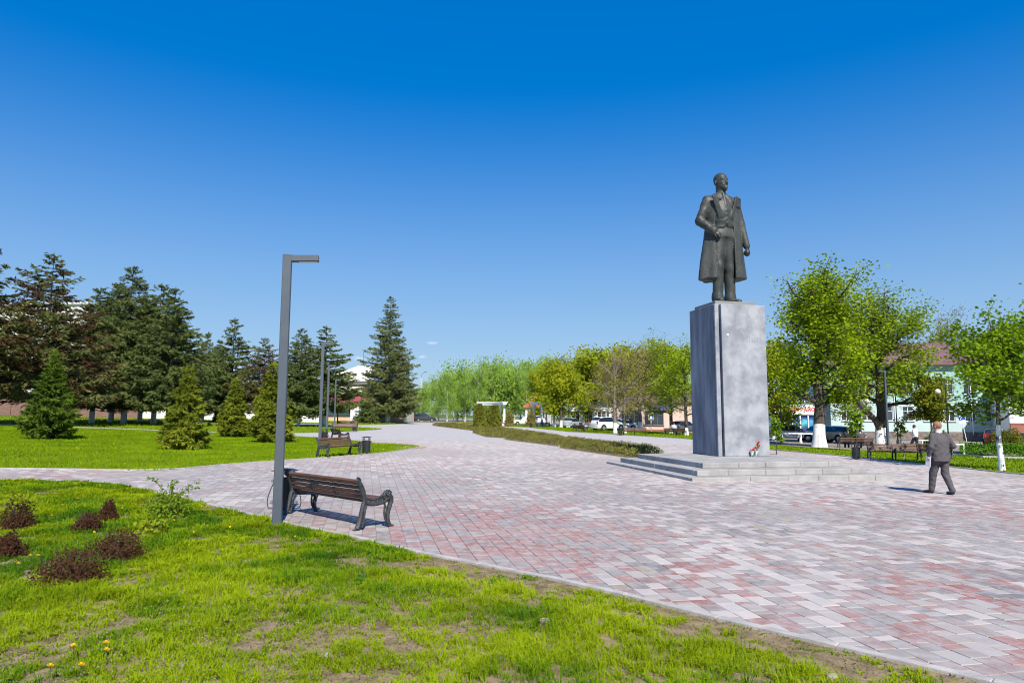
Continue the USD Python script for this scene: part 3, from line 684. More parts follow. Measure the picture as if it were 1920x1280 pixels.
# ================================================================== lamps, benches, bins
M_lamp = surf('lamp_grey', (0.060, 0.078, 0.098), (0.072, 0.090, 0.110), 4.0, 0.5, 0.0, spec=0.4)
M_iron = surf('cast_iron', (0.022, 0.024, 0.027), (0.045, 0.047, 0.05), 9.0, 0.45, 0.3, 60.0, 0.5)
M_black = surf('black_metal', (0.018, 0.02, 0.024), (0.03, 0.032, 0.036), 5.0, 0.4, 0.0, spec=0.5)
M_slat = surf('bench_wood', (0.075, 0.038, 0.024), (0.15, 0.078, 0.05), 2.0, 0.55, 0.3, 30.0, 0.35, stretch=(2.0, 26.0, 26.0))
M_lens = surf('lamp_lens', (.6, .6, .58), rough=.3)
LAMP_H = 4.24
lamp0 = None
def lamp(loc, txt, h=LAMP_H, rz=AXDEG, group='angled grey lamp posts in a row'):
    global lamp0
    if lamp0 is not None: return copy_of(lamp0, txt, loc, rz, group, scale=(1, 1, h / LAMP_H))
    t = thing('lamp_post', txt, 'lamp post', loc, rz, group); lamp0 = t
    MB().box((0, 0, LAMP_H / 2 - .15), (.135, .135, LAMP_H + .3), bevel=.008).build('post', M_lamp, t)
    a = MB(); R = Rot.from_euler('y', -3, degrees=True).as_matrix()
    a.box((.235, 0, LAMP_H - .05), (.50, .132, .10), R, bevel=.008); a.build('arm', M_lamp, t)
    MB().box((.32, 0, LAMP_H - .108 + .012), (.28, .09, .012), R).build('lamp_lens', M_lens, t)
    MB().box((-.02, -.0685, .62), (.05, .004, .16)).build('access_hatch', M_lamp, t)
    MB().box((0, 0, .006), (.24, .24, .03)).build('base_plate', M_lamp, t)
    return t
L1 = at(519, 985); lamp(L1, 'nearest grey lamp post, on the lawn edge beside the near bench')
for (px, tp, txt) in [(601, 641, 'second lamp post of the left row, tallest behind the bench'), (613.5, 684, 'third lamp post of the left row, slim between two others'),
                      (627.5, 711, 'fourth lamp post of the left row, in front of the spruce'), (633, 722, 'fifth lamp post of the left row, farthest and smallest')]:
    P = min((atd(px, d) for d in np.arange(12, 110, .2)), key=lambda Q: abs(top(Q, tp) - 4.95)); lamp(P, txt, h=4.95)
for (px, by, tp, txt, flip) in [(1206, 806, 728, 'grey lamp post between the trees left of the pedestal', 180), (1666, 843, 694, 'grey lamp post beside the big whitewashed trunk on the right', 180), (1025, 798, 745, 'distant grey lamp post before the white colonnade', 0), (855, 789, 732, 'faint far lamp post among the birches', 0)]:
    P = at(px, by); lamp(P, txt, h=top(P, tp), rz=AXDEG + flip, group='angled grey lamp posts across the square')

def spiral(c, r0_, r1_, a0, turns, n=14):
    a = a0 + np.linspace(0, turns * 2 * np.pi, n); r = np.linspace(r0_, r1_, n)
    return np.stack([c[0] + r * np.cos(a), c[1] + r * np.sin(a)], -1)
def bezier(p, n=12):
    p = np.asarray(p, float); t = np.linspace(0, 1, n)[:, None]
    return ((1 - t) ** 3) * p[0] + 3 * ((1 - t) ** 2) * t * p[1] + 3 * (1 - t) * t ** 2 * p[2] + t ** 3 * p[3]
BL = 2.15
bench0 = {}
def bench_end(x):
    """Cast iron side frame in the plane X = x: profile points are (y, z); the seat faces -y."""
    e = MB()
    def T(p, r, n=7, off=0.0): e.tube(np.column_stack([np.full(len(p), x + off), p]), r, n)
    rear = np.vstack([bezier([(.33, .02), (.26, .16), (.26, .30), (.215, .42)], 9), bezier([(.215, .42), (.24, .58), (.31, .64), (.335, .735)], 9)[1:]])
    T(rear, np.r_[np.linspace(.040, .030, 9), np.linspace(.030, .028, 8)])
    T(np.vstack([bezier([(.20, .44), (.19, .56), (.24, .62), (.285, .70)], 9)]), .016)
    T(bezier([(.24, .03), (.20, .14), (.21, .28), (.16, .37)], 8), .018)
    T(spiral((.335, .715), .052, .012, 1.3, 1.4), .017)
    T(bezier([(.22, .40), (.10, .33), (-.10, .34), (-.20, .40)]), .030)
    e.prism(Polygon([(-.21, .40), (-.10, .345), (.10, .345), (.21, .41), (.20, .46), (.05, .425), (-.10, .445), (-.20, .50)]), -.008, .008, frame((x, 0, 0), (0, 1, 0), (0, 0, 1)))
    T(bezier([(.24, .50), (.13, .40), (.0, .40), (-.16, .50)]), .018)
    T(spiral((-.205, .455), .080, .02, 2.6, -1.3, 16), .030)
    T(np.vstack([bezier([(-.265, .45), (-.33, .36), (-.17, .24), (-.24, .06)], 10), [(-.25, .02), (-.285, .015)]]), np.r_[np.linspace(.044, .032, 10), .030, .026])
    T(bezier([(-.16, .36), (-.19, .28), (-.12, .2), (-.20, .08)], 8), .017)
    T(bezier([(.27, .22), (.20, .26), (.17, .33), (.17, .37)], 8), .016)
    for c, r in (((.235, .50), .026), ((.262, .575), .026), ((.295, .645), .024), ((.10, .385), .026), ((.02, .37), .026), ((-.07, .385), .028), ((-.205, .455), .032), ((-.20, .2), .022), ((.27, .13), .02)):
        T(spiral(c, r, .006, 0.4, 1.25, 9), .0095, 5)
    for (py, pz, r_) in ((.225, .455, .020), (.238, .53, .019), (.262, .60, .018), (.287, .665, .017), (.145, .40, .02), (.06, .385, .02), (-.025, .385, .02), (-.115, .395, .022), (-.20, .29, .02), (-.225, .15, .016), (.225, .30, .02), (.235, .19, .018), (.25, .09, .016)):
        e.sphere((x, py, pz), (.026, r_, r_), 1)
    for sx in (-1, 1):
        for k in range(10):
            a = k * .628; e.tube([(x + sx * .022, -.205 + .02 * math.cos(a), .455 + .02 * math.sin(a)), (x + sx * .03, -.205 + .055 * math.cos(a + .25), .455 + .055 * math.sin(a + .25)), (x + sx * .018, -.205 + .082 * math.cos(a + .3), .455 + .082 * math.sin(a + .3))], [.006, .010, .005], 5)
    e.box((x, -.275, .008), (.055, .12, .016), bevel=.004); e.box((x, .335, .008), (.055, .11, .016), bevel=.004)
    return e
def bench(loc, rz, txt, group, centre=False):
    key = centre
    if key in bench0: return copy_of(bench0[key], txt, loc, rz, group)
    t = thing('park_bench', txt, 'bench', loc, rz, group); bench0[key] = t
    xs = (-BL / 2, BL / 2) + ((0.0,) if centre else ())
    for x in xs[:2]: bench_end(x).build('iron_end', M_iron, t, smooth=50)
    if centre: bench_end(0.0).build('iron_support', M_iron, t, smooth=50)
    for y, z, a in ((-.215, .415, -8), (-.13, .405, -3), (-.045, .40, 0), (.04, .398, 3), (.125, .405, 8)):
        MB().box((0, y, z), (BL - .07, .066, .032), Rot.from_euler('x', a, degrees=True).as_matrix(), bevel=.006).build('seat_slat', M_slat, t)
    for i, zz_ in enumerate((.475, .545, .615)):
        y = .195 + (zz_ - .44) * .40
        MB().box((0, y, zz_), (BL - .07, .03, .056), Rot.from_euler('x', -22, degrees=True).as_matrix(), bevel=.006).build('back_slat', M_slat, t)
    MB().box((0, .295, .695), (BL - .07, .05, .085), Rot.from_euler('x', -20, degrees=True).as_matrix(), bevel=.016).build('top_rail', M_slat, t)
    for x in (-.35, .35): MB().tube([(x, .215, .42), (x, .258, .55), (x, .315, .67)], .007, 5).build('back_strap', M_iron, t)
    MB().box((0, .02, .372), (BL - .1, .05, .02)).build('seat_bar', M_iron, t)
    return t
def bench_pose(a, b):
    """Pose from the photograph: a, b = feet of the front legs, a on the sitter's right (x negative)."""
    A, B = at(*a), at(*b); d = B - A; rz = math.degrees(math.atan2(d[1], d[0]))
    c = (A + B) / 2; c = c + rotz(rz) @ np.array([0, .27, 0]); c[2] = gz(c[0]) + .003
    return c, rz
NEAR_A, NEAR_B = at(588, 957), at(738, 988)
d = NEAR_A - NEAR_B; rz1 = math.degrees(math.atan2(d[1], d[0])); c = (NEAR_A + NEAR_B) / 2 + rotz(rz1) @ np.array([0, .27, 0]); c[2] = gz(c[0])
bench(c, rz1, 'nearest bench seen from behind, casting its shadow beside the grey lamp post', 'brown slatted benches with black iron ends')
c2, rz2 = bench_pose((609.6, 858.4), (681.8, 852.3)); bench(c2, rz2, 'brown bench facing the square with a black bin at its right end', 'brown slatted benches with black iron ends')
def bench_at(px, py, rz, txt, cen=False, grp='brown slatted benches with black iron ends'):
    P = at(px, py); return bench(P, rz, txt, grp, cen)
bench_at(637, 826, 118, 'dark bench seen from behind, just past the bench with the bin')
bench_at(646, 809, 10, 'small brown bench at the end of the crossing path')
bench_at(652, 801, 10, 'farthest small bench of the left row')
bench_at(1677, 862, -14, 'brown bench on the right lawn edge behind the man in the suit', True)
bench_at(1604, 840, 168, 'dark bench with two people seated on it', True)
bench_at(1740, 858, 150, 'brown bench end just behind the suited man on the right', True)
bench_at(1190, 816, -14, 'brown bench under the trees left of the pedestal', True)
bench_at(1266, 816, 150, 'dark bench close to the pedestal with a white trunk beside it', True)
bench_at(1088, 809, 120, 'dark bench seen side on beside the two whitewashed trunks', True)
bench_at(1018, 800, -14, 'far brown bench before the white colonnade', True)

bin0 = None
def bin_(loc, rz, txt):
    global bin0
    if bin0 is not None: return copy_of(bin0, txt, loc, rz)
    t = thing('litter_bin', txt, 'litter bin', loc, rz, 'black roofed litter bins'); bin0 = t
    b = MB(); b.lathe([(0, .04), (.155, .04), (.175, .56), (.165, .56), (.145, .06), (0, .06)], 16); b.build('bucket', M_black, t, smooth=40)
    for k in range(16):
        a = k * 2 * np.pi / 16
        MB().box((.171 * math.cos(a), .171 * math.sin(a), .30), (.012, .036, .50), rotz(math.degrees(a)) @ Rot.from_euler('y', 2.2, degrees=True).as_matrix(), bevel=.003).build('stave', M_black, t)
    r = MB(); r.lathe([(0, .735), (.12, .725), (.25, .695), (.25, .688), (0, .715)], 4); v, f = r.data(); v[:, :2] = v[:, :2] @ rotz(45)[:2, :2].T * (1.15, .95)
    obj('roof', (v, f), M_black, t)
    for k in range(4):
        a = k * np.pi / 2 + .785; R = rotz(math.degrees(a)); sp = spiral((.165, .63), .045, .012, -1.57, 1.3, 12)
        m = MB(); m.tube((np.column_stack([sp[:, 0], np.zeros(12), sp[:, 1]])) @ R.T, .008, 5); m.tube(np.array([(.16, 0, .55), (.15, 0, .64), (.17, 0, .71)]) @ R.T, .008, 5); m.build('scroll_bracket', M_iron, t)
    for s_ in (-1, 1):
        m = MB(); h = bezier([(s_ * .18, .50), (s_ * .24, .40), (s_ * .36, .12), (s_ * .27, .03)], 12); m.tube(np.column_stack([h[:, 0], np.zeros(12), h[:, 1]]), .009, 5)
        m.tube(np.column_stack([[s_ * .27, s_ * .18, 0], [0, 0, 0], [.03, .02, .02]]), .009, 5)
        for zc in (.50, .12):
            sp = spiral((s_ * .215, zc), .035, .008, 0, 1.2, 9); m.tube(np.column_stack([sp[:, 0], np.zeros(9), sp[:, 1]]), .007, 5)
        m.build('scroll_handle', M_iron, t)
    return t
Pb = at(532, 955); bin_(Pb, 0, 'black bin half hidden behind the nearest lamp post')
bin_(at(686.5, 850), 0, 'black bin with scrollwork at the right end of the second bench')
bin_(at(664, 808), 0, 'small black bin beside the far left benches')
bin_(at(608, 827), 0, 'black bin partly hidden behind the second lamp post')
bin_(at(1605.5, 861), 20, 'black bin on the lawn edge left of the right-hand bench')
bin_(at(1163, 816), 0, 'black bin at the left end of the bench under the trees')
bin_(at(996, 801), 0, 'small far bin left of the far brown bench')
# ================================================================== vegetation
M_bark = surf('bark', (0.05, 0.042, 0.035), (0.12, 0.10, 0.085), 3.0, 0.95, 0.8, 14.0, 0.1, stretch=(5, 5, 1), dist=.05)
M_barkpale = surf('pale_bark', (0.15, 0.125, 0.10), (0.26, 0.22, 0.18), 3.0, 0.95, 0.6, 14.0, 0.1, stretch=(5, 5, 1))
M_white = surf('whitewash', (0.42, 0.47, 0.50), (0.74, 0.74, 0.72), 3.5, 0.9, 0.5, 20.0, 0.1, lo=.3, hi=.52)
M_birchbark = surf('birch_bark', (0.10, 0.09, 0.08), (0.66, 0.64, 0.60), 2.0, 0.8, 0.2, 20.0, 0.2, stretch=(4, 4, 9), lo=.32, hi=.42)
M_spruce = leafy('spruce_needles', [(.2, (0.013, 0.019, 0.006)), (.55, (0.032, 0.039, 0.012)), (.9, (0.072, 0.072, 0.022))], .10, (1.3, 1.3, .5), .55, gain=5.4)
M_sprucebrown = leafy('spruce_needles_browned', [(.2, (0.016, 0.021, 0.007)), (.9, (0.070, 0.066, 0.021))], .10, (1.3, 1.3, .5), .55, patch=((0.085, 0.050, 0.026), .55, .46, .56), gain=5.2)
M_sprucewarm = leafy('spruce_needles_olive', [(.2, (0.018, 0.024, 0.009)), (.55, (0.045, 0.050, 0.017)), (.9, (0.105, 0.095, 0.033))], .10, (1.3, 1.3, .5), .55, gain=5.0)
M_spruceyoung = leafy('young_spruce_needles', [(.2, (0.032, 0.042, 0.005)), (.55, (0.088, 0.100, 0.010)), (.9, (0.180, 0.172, 0.016))], .18, (1.3, 1.3, .4), .55, gain=3.3)
M_chest = leafy('chestnut_leaves', [(.2, (0.055, 0.088, 0.005)), (.5, (0.140, 0.180, 0.008)), (.85, (0.255, 0.265, 0.012))], .22, (1.35, 1.4, .25), .45, gain=2.6)
M_maple = leafy('maple_leaves', [(.2, (0.045, 0.083, 0.005)), (.5, (0.110, 0.165, 0.008)), (.85, (0.225, 0.250, 0.012))], .22, (1.3, 1.4, .25), .45, gain=2.4)
M_yellow = leafy('spring_maple_leaves', [(.2, (0.080, 0.105, 0.008)), (.5, (0.175, 0.195, 0.010)), (.85, (0.300, 0.270, 0.016))], .22, (1.35, 1.35, .25), .5, gain=2.0)
M_lind = leafy('linden_leaves', [(.2, (0.075, 0.085, 0.010)), (.5, (0.150, 0.160, 0.016)), (.9, (0.260, 0.240, 0.03))], .22, gain=1.6)
M_budding = leafy('budding_leaves', [(.2, (0.085, 0.078, 0.024)), (.5, (0.155, 0.142, 0.036)), (.85, (0.240, 0.220, 0.045))], .2, (1.3, 1.2, .5), .6, gain=1.9)
M_birch = leafy('birch_leaves', [(.2, (0.065, 0.115, 0.018)), (.5, (0.130, 0.200, 0.030)), (.85, (0.230, 0.300, 0.055))], .22, (1.3, 1.35, .4), .5, gain=2.1)
M_thuja = leafy('thuja_scales', [(.2, (0.040, 0.050, 0.008)), (.55, (0.105, 0.110, 0.016)), (.9, (0.180, 0.165, 0.025))], .2, (1.3, 1.2, .4), .6, gain=2.2)
M_hedge = leafy('hedge_leaves', [(.15, (0.030, 0.036, 0.010)), (.5, (0.085, 0.090, 0.020)), (.85, (0.170, 0.150, 0.040))], .25, (1.3, 1.2, .4), .5, patch=((0.105, 0.058, 0.036), 1.6, .50, .62), gain=3.0)
M_barberry = leafy('barberry_leaves', [(.15, (0.028, 0.012, 0.008)), (.5, (0.070, 0.034, 0.020)), (.9, (0.170, 0.100, 0.058))], .25, (1.5, 1.0, .7), .45, gain=1.7)
M_greenbush = leafy('bush_leaves', [(.2, (0.030, 0.075, 0.008)), (.5, (0.075, 0.150, 0.012)), (.9, (0.210, 0.270, 0.022))], .22, (1.3, 1.4, .3), .5, gain=1.8)
M_currant = leafy('currant_leaves', [(.2, (0.060, 0.110, 0.010)), (.5, (0.130, 0.195, 0.014)), (.9, (0.300, 0.310, 0.025))], .22, gain=1.5)
M_limebush = leafy('lime_leaves', [(.2, (0.120, 0.170, 0.010)), (.9, (0.330, 0.360, 0.020))], .22, (1.3, 1.3, .3), .5, gain=1.3)

def quads(c, a, b):
    """Leaves as folded diamonds: centre c, half length a, half width b (all n x 3) -> vertices, faces."""
    n = len(c); nn = np.cross(a, b); nn /= np.linalg.norm(nn, axis=1, keepdims=True) + 1e-9
    k = np.linalg.norm(b, axis=1, keepdims=True) * .35
    v = np.stack([c - a, c + b * 1 + nn * k, c + a, c - b * 1 + nn * k], 1).reshape(-1, 3)
    i = np.arange(n)[:, None] * 4
    return v, np.vstack([np.hstack([i, i + 1, i + 2]), np.hstack([i, i + 2, i + 3])])
def unit(v): return v / (np.linalg.norm(v, axis=-1, keepdims=True) + 1e-9)
def limbs_between(mb, p, q, r0_, r1_, rng, n=6, wob=.06, sides=6, sag=0.0):
    t = np.linspace(0, 1, n)[:, None]; L = np.linalg.norm(q - p)
    pts = p + (q - p) * t; pts[1:-1] += rng.normal(0, wob * L / 3, (n - 2, 3)); pts[:, 2] += sag * L * (t[:, 0] * (1 - t[:, 0]))
    mb.tube(pts, np.linspace(r0_, r1_, n), sides, cap=False); return pts

class Crown:
    """Skeleton of a broadleaf tree: trunk, main limbs, side branches, and the twig tips that carry leaves."""
    def __init__(s, rng, H, base, R, trunk_r, nl=8, ns=5, nt=4, lean=(0, 0), shape=1.0, up=.55, fork=None, tw=.012):
        s.trunk, s.limb, tips = MB(), MB(), []
        k = fork if fork else H * .62
        topp = np.array([lean[0], lean[1], k]); tz = np.linspace(-.3, k, 9)
        pts = np.column_stack([lean[0] * (tz.clip(0) / k) ** 1.3 + rng.normal(0, trunk_r * .12, 9), lean[1] * (tz.clip(0) / k) ** 1.3 + rng.normal(0, trunk_r * .12, 9), tz])
        rad = trunk_r * np.interp(tz, [-.3, 0, .4, k], [1.5, 1.3, 1.0, .55]); s.pts, s.rad = pts, rad
        s.trunk.tube(pts, rad, 10, cap=False)
        for i in range(nl):
            f = (i + .5) / nl; zb = base * .85 + (k - base * .85) * f ** .9
            p = np.array([np.interp(zb, tz, pts[:, 0]), np.interp(zb, tz, pts[:, 1]), zb])
            az = i * 2.4 + rng.uniform(-.4, .4)
            env = np.sin(np.clip((zb - base) / (H - base) * .8 + .2, 0, 1) * np.pi) ** shape
            L = R * rng.uniform(.8, 1.1) * (.65 + .45 * env); el = up * (.25 + 1.0 * f) + rng.uniform(-.1, .15)
            q = p + L * np.array([math.cos(az) * math.cos(el), math.sin(az) * math.cos(el), math.sin(el) * 1.15])
            r = np.interp(zb, tz, rad) * .55; lp = limbs_between(s.limb, p, q, r, r * .25, rng, 7, .07, 6, .12)
            for j in range(ns):
                t = .3 + .7 * (j + rng.random()) / ns; b = lp[min(6, int(t * 6))]; d = unit(unit(q - p) * .7 + rng.normal(0, .6, 3) + [0, 0, .25])
                e = b + d * L * rng.uniform(.28, .5); sp = limbs_between(s.limb, b, e, r * .3, r * .1, rng, 5, .08, 4)
                tips.append(e)
                for _ in range(nt):
                    b2 = sp[rng.integers(1, 5)]; e2 = b2 + unit(unit(e - b) * .5 + rng.normal(0, .7, 3) + [0, 0, .1]) * L * rng.uniform(.12, .28)
                    limbs_between(s.limb, b2, e2, max(r * .1, tw), tw * .6, rng, 3, .05, 3); tips.append(e2)
        for i in range(nl // 2 + 2):                                  # crown top
            d = unit(rng.normal(0, .55, 3) * [1, 1, .3] + [0, 0, 1]); e = topp + d * (H - k) * rng.uniform(.6, 1.0)
            sp = limbs_between(s.limb, topp, e, trunk_r * .4, trunk_r * .1, rng, 6, .06, 5)
            for _ in range(ns * (nt + 1) // 2):
                b2 = sp[rng.integers(2, 6)]; e2 = b2 + unit(rng.normal(0, .8, 3) + [0, 0, .3]) * R * rng.uniform(.15, .42); limbs_between(s.limb, b2, e2, max(trunk_r * .08, tw), tw * .6, rng, 4, .05, 3); tips.append(e2)
        s.tips = np.array(tips)
def leaf_cloud(rng, tips, per, spread, size, fan=1, droop=.3, wid=.42, flat=.5):
    """Leaves scattered round the tips; fan > 1 gives palmate leaves of several leaflets."""
    n = len(tips) * per
    c = np.repeat(tips, per, 0) + np.clip(rng.normal(0, 1, (n, 3)), -1.7, 1.7) * np.array([spread, spread, spread * flat])
    if fan == 1:
        a = unit(rng.normal(0, 1, (n, 3)) + [0, 0, -droop * 2]); b = unit(np.cross(a, rng.normal(0, 1, (n, 3))))
        sz = size * rng.uniform(.6, 1.25, (n, 1)); return quads(c, a * sz * .5, b * sz * .5 * wid * 2)
    ax = unit(rng.normal(0, 1, (n, 3)) * [1, 1, .35]); ax[:, 2] -= droop * .5; ax = unit(ax); nr = unit(np.cross(ax, unit(np.cross(ax, [0, 0, 1.0])) + rng.normal(0, .3, (n, 3))))
    sd = unit(np.cross(ax, nr)); sz = size * rng.uniform(.7, 1.2, (n, 1)); V_, F_, o = [], [], 0
    for k in range(fan):
        th = (k - (fan - 1) / 2) * (2.2 / (fan - 1)); d = unit(ax * math.cos(th) + sd * math.sin(th)); d[:, 2] -= droop * abs(rng.normal(.6, .2, n)); d = unit(d)
        L = sz * (.55 if abs(th) < 1 else .42); b = unit(np.cross(d, nr))
        v, f = quads(c + d * L * .5, d * L * .5, b * L * .24); V_.append(v); F_.append(f + o); o += len(v)
    return np.vstack(V_), np.vstack(F_)
proto = {}
def broadleaf(kind, name, loc, rz, txt, group, H, seed, mat, trunk_r, R, base, per, spread, size, fan=1, droop=.3, nl=8, ns=5, nt=4, white=1.3, bark=None, wid=.42, flat=.6, lean=(0, 0), shape=1.0, up=.55, sq=1.0, fork=None, cat='tree', keep=1.0):
    """One tree per kind is grown at height Hp; further ones are copies at their own size and turn."""
    if kind in proto:
        src, Hp = proto[kind]; s_ = H / Hp; return copy_of(src, txt, loc, rz, group, (s_ * sq, s_ * sq, s_))
    rng = np.random.default_rng(seed); t = thing(name, txt, cat, loc, rz, group); proto[kind] = (t, H)
    cr = Crown(rng, H, base, R, trunk_r, nl, ns, nt, lean, shape, up, fork)
    bark = bark or M_bark
    obj('trunk', cr.trunk.data(), bark, t, smooth=True)
    if white:
        w = MB(); zt = np.linspace(-.02, white, 6); tz = cr.pts[:, 2]
        w.tube(np.column_stack([np.interp(zt, tz, cr.pts[:, 0]), np.interp(zt, tz, cr.pts[:, 1]), zt]), np.interp(zt, tz, cr.rad) * 1.03, 12, cap=False)
        obj('whitewash', w.data(), M_white, t, smooth=True)
    obj('limbs', cr.limb.data(), bark, t, smooth=True)
    if per:
        tips = cr.tips[rng.random(len(cr.tips)) < keep]
        obj('crown', leaf_cloud(rng, tips, per, spread, size, fan, droop, wid, flat), mat, t)
    return t

def spruce_mesh(rng, H, R, base, nwh, nbr, nsp, nl, dens_top=1.0, droop=.25, ragged=.25, tipup=.18, w=1.0, prof=.82):
    """Whorled boughs; every bough carries rows of side twigs clothed in needle blades."""
    wood = MB(); c_, a_, b_ = [], [], []
    for i in range(nwh):
        f = (i + rng.random() * .6) / nwh; z0_ = base + (H - base) * f ** .92
        Lz = R * (1 - f) ** prof * (1 if f > .08 else .8 + 2.5 * f) + .12
        for j in range(max(4, int(nbr * (.45 + .55 * (1 - f))))):
            z = min(z0_ + rng.normal(0, .014 * H) * (1 - f), H * .985)
            az = rng.uniform(0, 2 * np.pi); L = Lz * (1 + rng.normal(0, ragged * .6)); L = max(L, .1)
            n = 7; t = np.linspace(0, 1, n); dirn = np.array([math.cos(az), math.sin(az), 0])
            dr = droop * (1 - f * 1.2) + rng.normal(0, .06)
            pz = z + L * (-dr * t + (dr * .55 + tipup) * t ** 2) + (.45 * L * t if f > .93 else 0)
            pts = dirn * (L * t)[:, None]; pts[:, 2] = pz
            if L > .5: wood.tube(pts[::2], np.linspace(.012 + .012 * L, .006, len(pts[::2])), 3, cap=False)
            m = max(3, int(nsp * L / R * 1.6) + 2)
            tt = rng.uniform(.12, 1.0, m) ** .8
            p = np.column_stack([np.interp(tt, t, pts[:, k]) for k in range(3)])
            sdir = np.array([-math.sin(az), math.cos(az), 0]); sg = rng.choice([-1, 1], m)
            d = unit(dirn * .75 + (sdir * sg[:, None]) * rng.uniform(.3, 1.0, (m, 1)) + np.column_stack([np.zeros(m), np.zeros(m), rng.normal(-.18, .2, m)]))
            ls = (.10 + .30 * L * (1 - tt * .75)) * rng.uniform(.7, 1.2, m)
            for q in range(nl):                                     # needle blades along each twig
                ff = rng.random(m)[:, None]; cc = p + d * ls[:, None] * ff
                ax = unit(d + rng.normal(0, .42, (m, 3))); ll = (.13 + .10 * L / R) * rng.uniform(.7, 1.3, (m, 1)) * w
                c_.append(cc + ax * ll * .3); a_.append(ax * ll); b_.append(unit(np.cross(ax, rng.normal(0, 1, (m, 3)))) * ll * .20)
    for _ in range(26):
        z = H * rng.uniform(.95, 1.0); d = unit(rng.normal(0, .5, 3) + [0, 0, 1.1]); c_.append(np.array([[0, 0, z]]) + d * .1); a_.append(d[None] * .16); b_.append(unit(np.cross(d, [1, .3, 0]))[None] * .035)
    return wood, quads(np.vstack(c_), np.vstack(a_), np.vstack(b_))
def spruce(kind, name, loc, rz, txt, group, H, seed, mat, R, base, nwh, nbr, nsp, nl, white=0, sq=1.0, **kw):
    if kind in proto:
        src, Hp = proto[kind]; s_ = H / Hp; return copy_of(src, txt, loc, rz, group, (s_ * sq, s_ * sq, s_))
    rng = np.random.default_rng(seed); t = thing(name, txt, 'spruce', loc, rz, group); proto[kind] = (t, H)
    wood, fo = spruce_mesh(rng, H, R, base, nwh, nbr, nsp, nl, **kw)
    tr = MB(); tr.tube([(0, 0, -.3), (0, 0, .5), (.03, 0, H * .5), (0, 0, H * .98)], [.022 * H, .017 * H, .009 * H, .01], 9, cap=False)
    obj('trunk', tr.data(), M_bark, t, smooth=True)
    if white:
        wq = MB(); wq.tube([(0, 0, -.05), (0, 0, .5), (.001, 0, white)], [.0205 * H, .0176 * H, .0172 * H], 12, cap=False); obj('whitewash', wq.data(), M_white, t, smooth=True)
    obj('branches', wood.data(), M_bark, t); obj('crown', fo, mat, t)
    return t
def by_top(px, base_y, top_y):
    P = at(px, base_y); return P, top(P, top_y)
def by_dist(px, dist, top_y):
    P = atd(px, dist); return P, top(P, top_y)

# ---- tall spruces of the left side
G = 'tall dark spruces along the left side'
rs = np.random.default_rng(77)
def sp(kind, px, dist, ty, txt, mat, seed, Rr, base, white=1.3, sq=1.0, **kw):
    P, H = by_dist(px, dist, ty); args = dict(nwh=int(H * 3.2), nbr=13, nsp=17, nl=7); args.update(kw)
    return spruce(kind, 'spruce_tree', P, rs.uniform(0, 360), txt, G, H, seed, mat, H * Rr, base, white=white, sq=sq, **args)
sp('brown', 78, 55, 478, 'sparse spruce with rust brown boughs, white wall showing through it', M_sprucebrown, 1, .36, 2.2, nbr=11, nsp=17, ragged=.5, droop=.35)
sp('brown', -120, 50, 390, 'spruce at the left picture edge, only its branch tips showing', M_sprucebrown, 2, .36, 2.0, nbr=8, ragged=.45)
sp('dark', 232, 66, 500, 'tallest dark spruce of the dense left clump', M_spruce, 3, .33, 2.0)
sp('dark', 172, 64, 540, 'dark spruce left of the tallest one in the dense clump', M_spruce, 4, .33, 2.0, sq=1.05)
sp('dark', 208, 70, 530, 'dark spruce squeezed behind the middle of the dense clump', M_spruce, 5, .33, 2.0)
sp('dark2', 288, 68, 533, 'dark spruce right of the tallest one, its tip pale', M_spruce, 6, .30, 1.9, ragged=.35)
sp('dark2', 315, 64, 540, 'rightmost dark spruce of the dense left clump', M_spruce, 7, .33, 2.0)
sp('dark2', 262, 74, 560, 'low dark spruce hidden behind the dense left clump', M_spruce, 8, .33, 2.0)
sp('dark2', 380, 82, 627, 'slim dark spruce just right of the dense clump', M_spruce, 9, .30, 2.0, sq=.8)
sp('dark', 405, 84, 637, 'small dark spruce between two slim spruces', M_spruce, 10, .3, 2.0, sq=.75)
sp('blue', 431, 80, 598, 'slender open spruce with a spire tip and bluish boughs', M_spruce, 11, .30, 1.8, nbr=8, ragged=.4)
sp('brown', 492, 78, 634, 'broad spruce with brownish lower boughs left of the near lamp post', M_sprucebrown, 12, .36, 2.0, sq=.95)
sp('dark', 560, 76, 616, 'dense dark spruce just right of the near lamp post', M_spruce, 13, .33, 1.5, sq=1.02)
sp('blue', 607, 78, 612, 'spruce with a sunlit brown tip behind the second lamp post', M_spruce, 14, .33, 1.5, sq=1.25)
P, H = by_top(727, 793, 555)
spruce('big', 'spruce_tree', P, 40, 'big solitary conical spruce with olive boughs at the plaza end', None, H, 21, M_sprucewarm, H * .235, 1.6, int(H * 2.7), 13, 18, 7, white=1.8, ragged=.3, droop=.3)
P = at(688, 793); spruce('youngb', 'young_spruce', P, 0, 'low spruce seedling at the foot of the big solitary spruce', None, 3.6, 33, M_spruce, 1.7, .1, 16, 12, 12, 7)
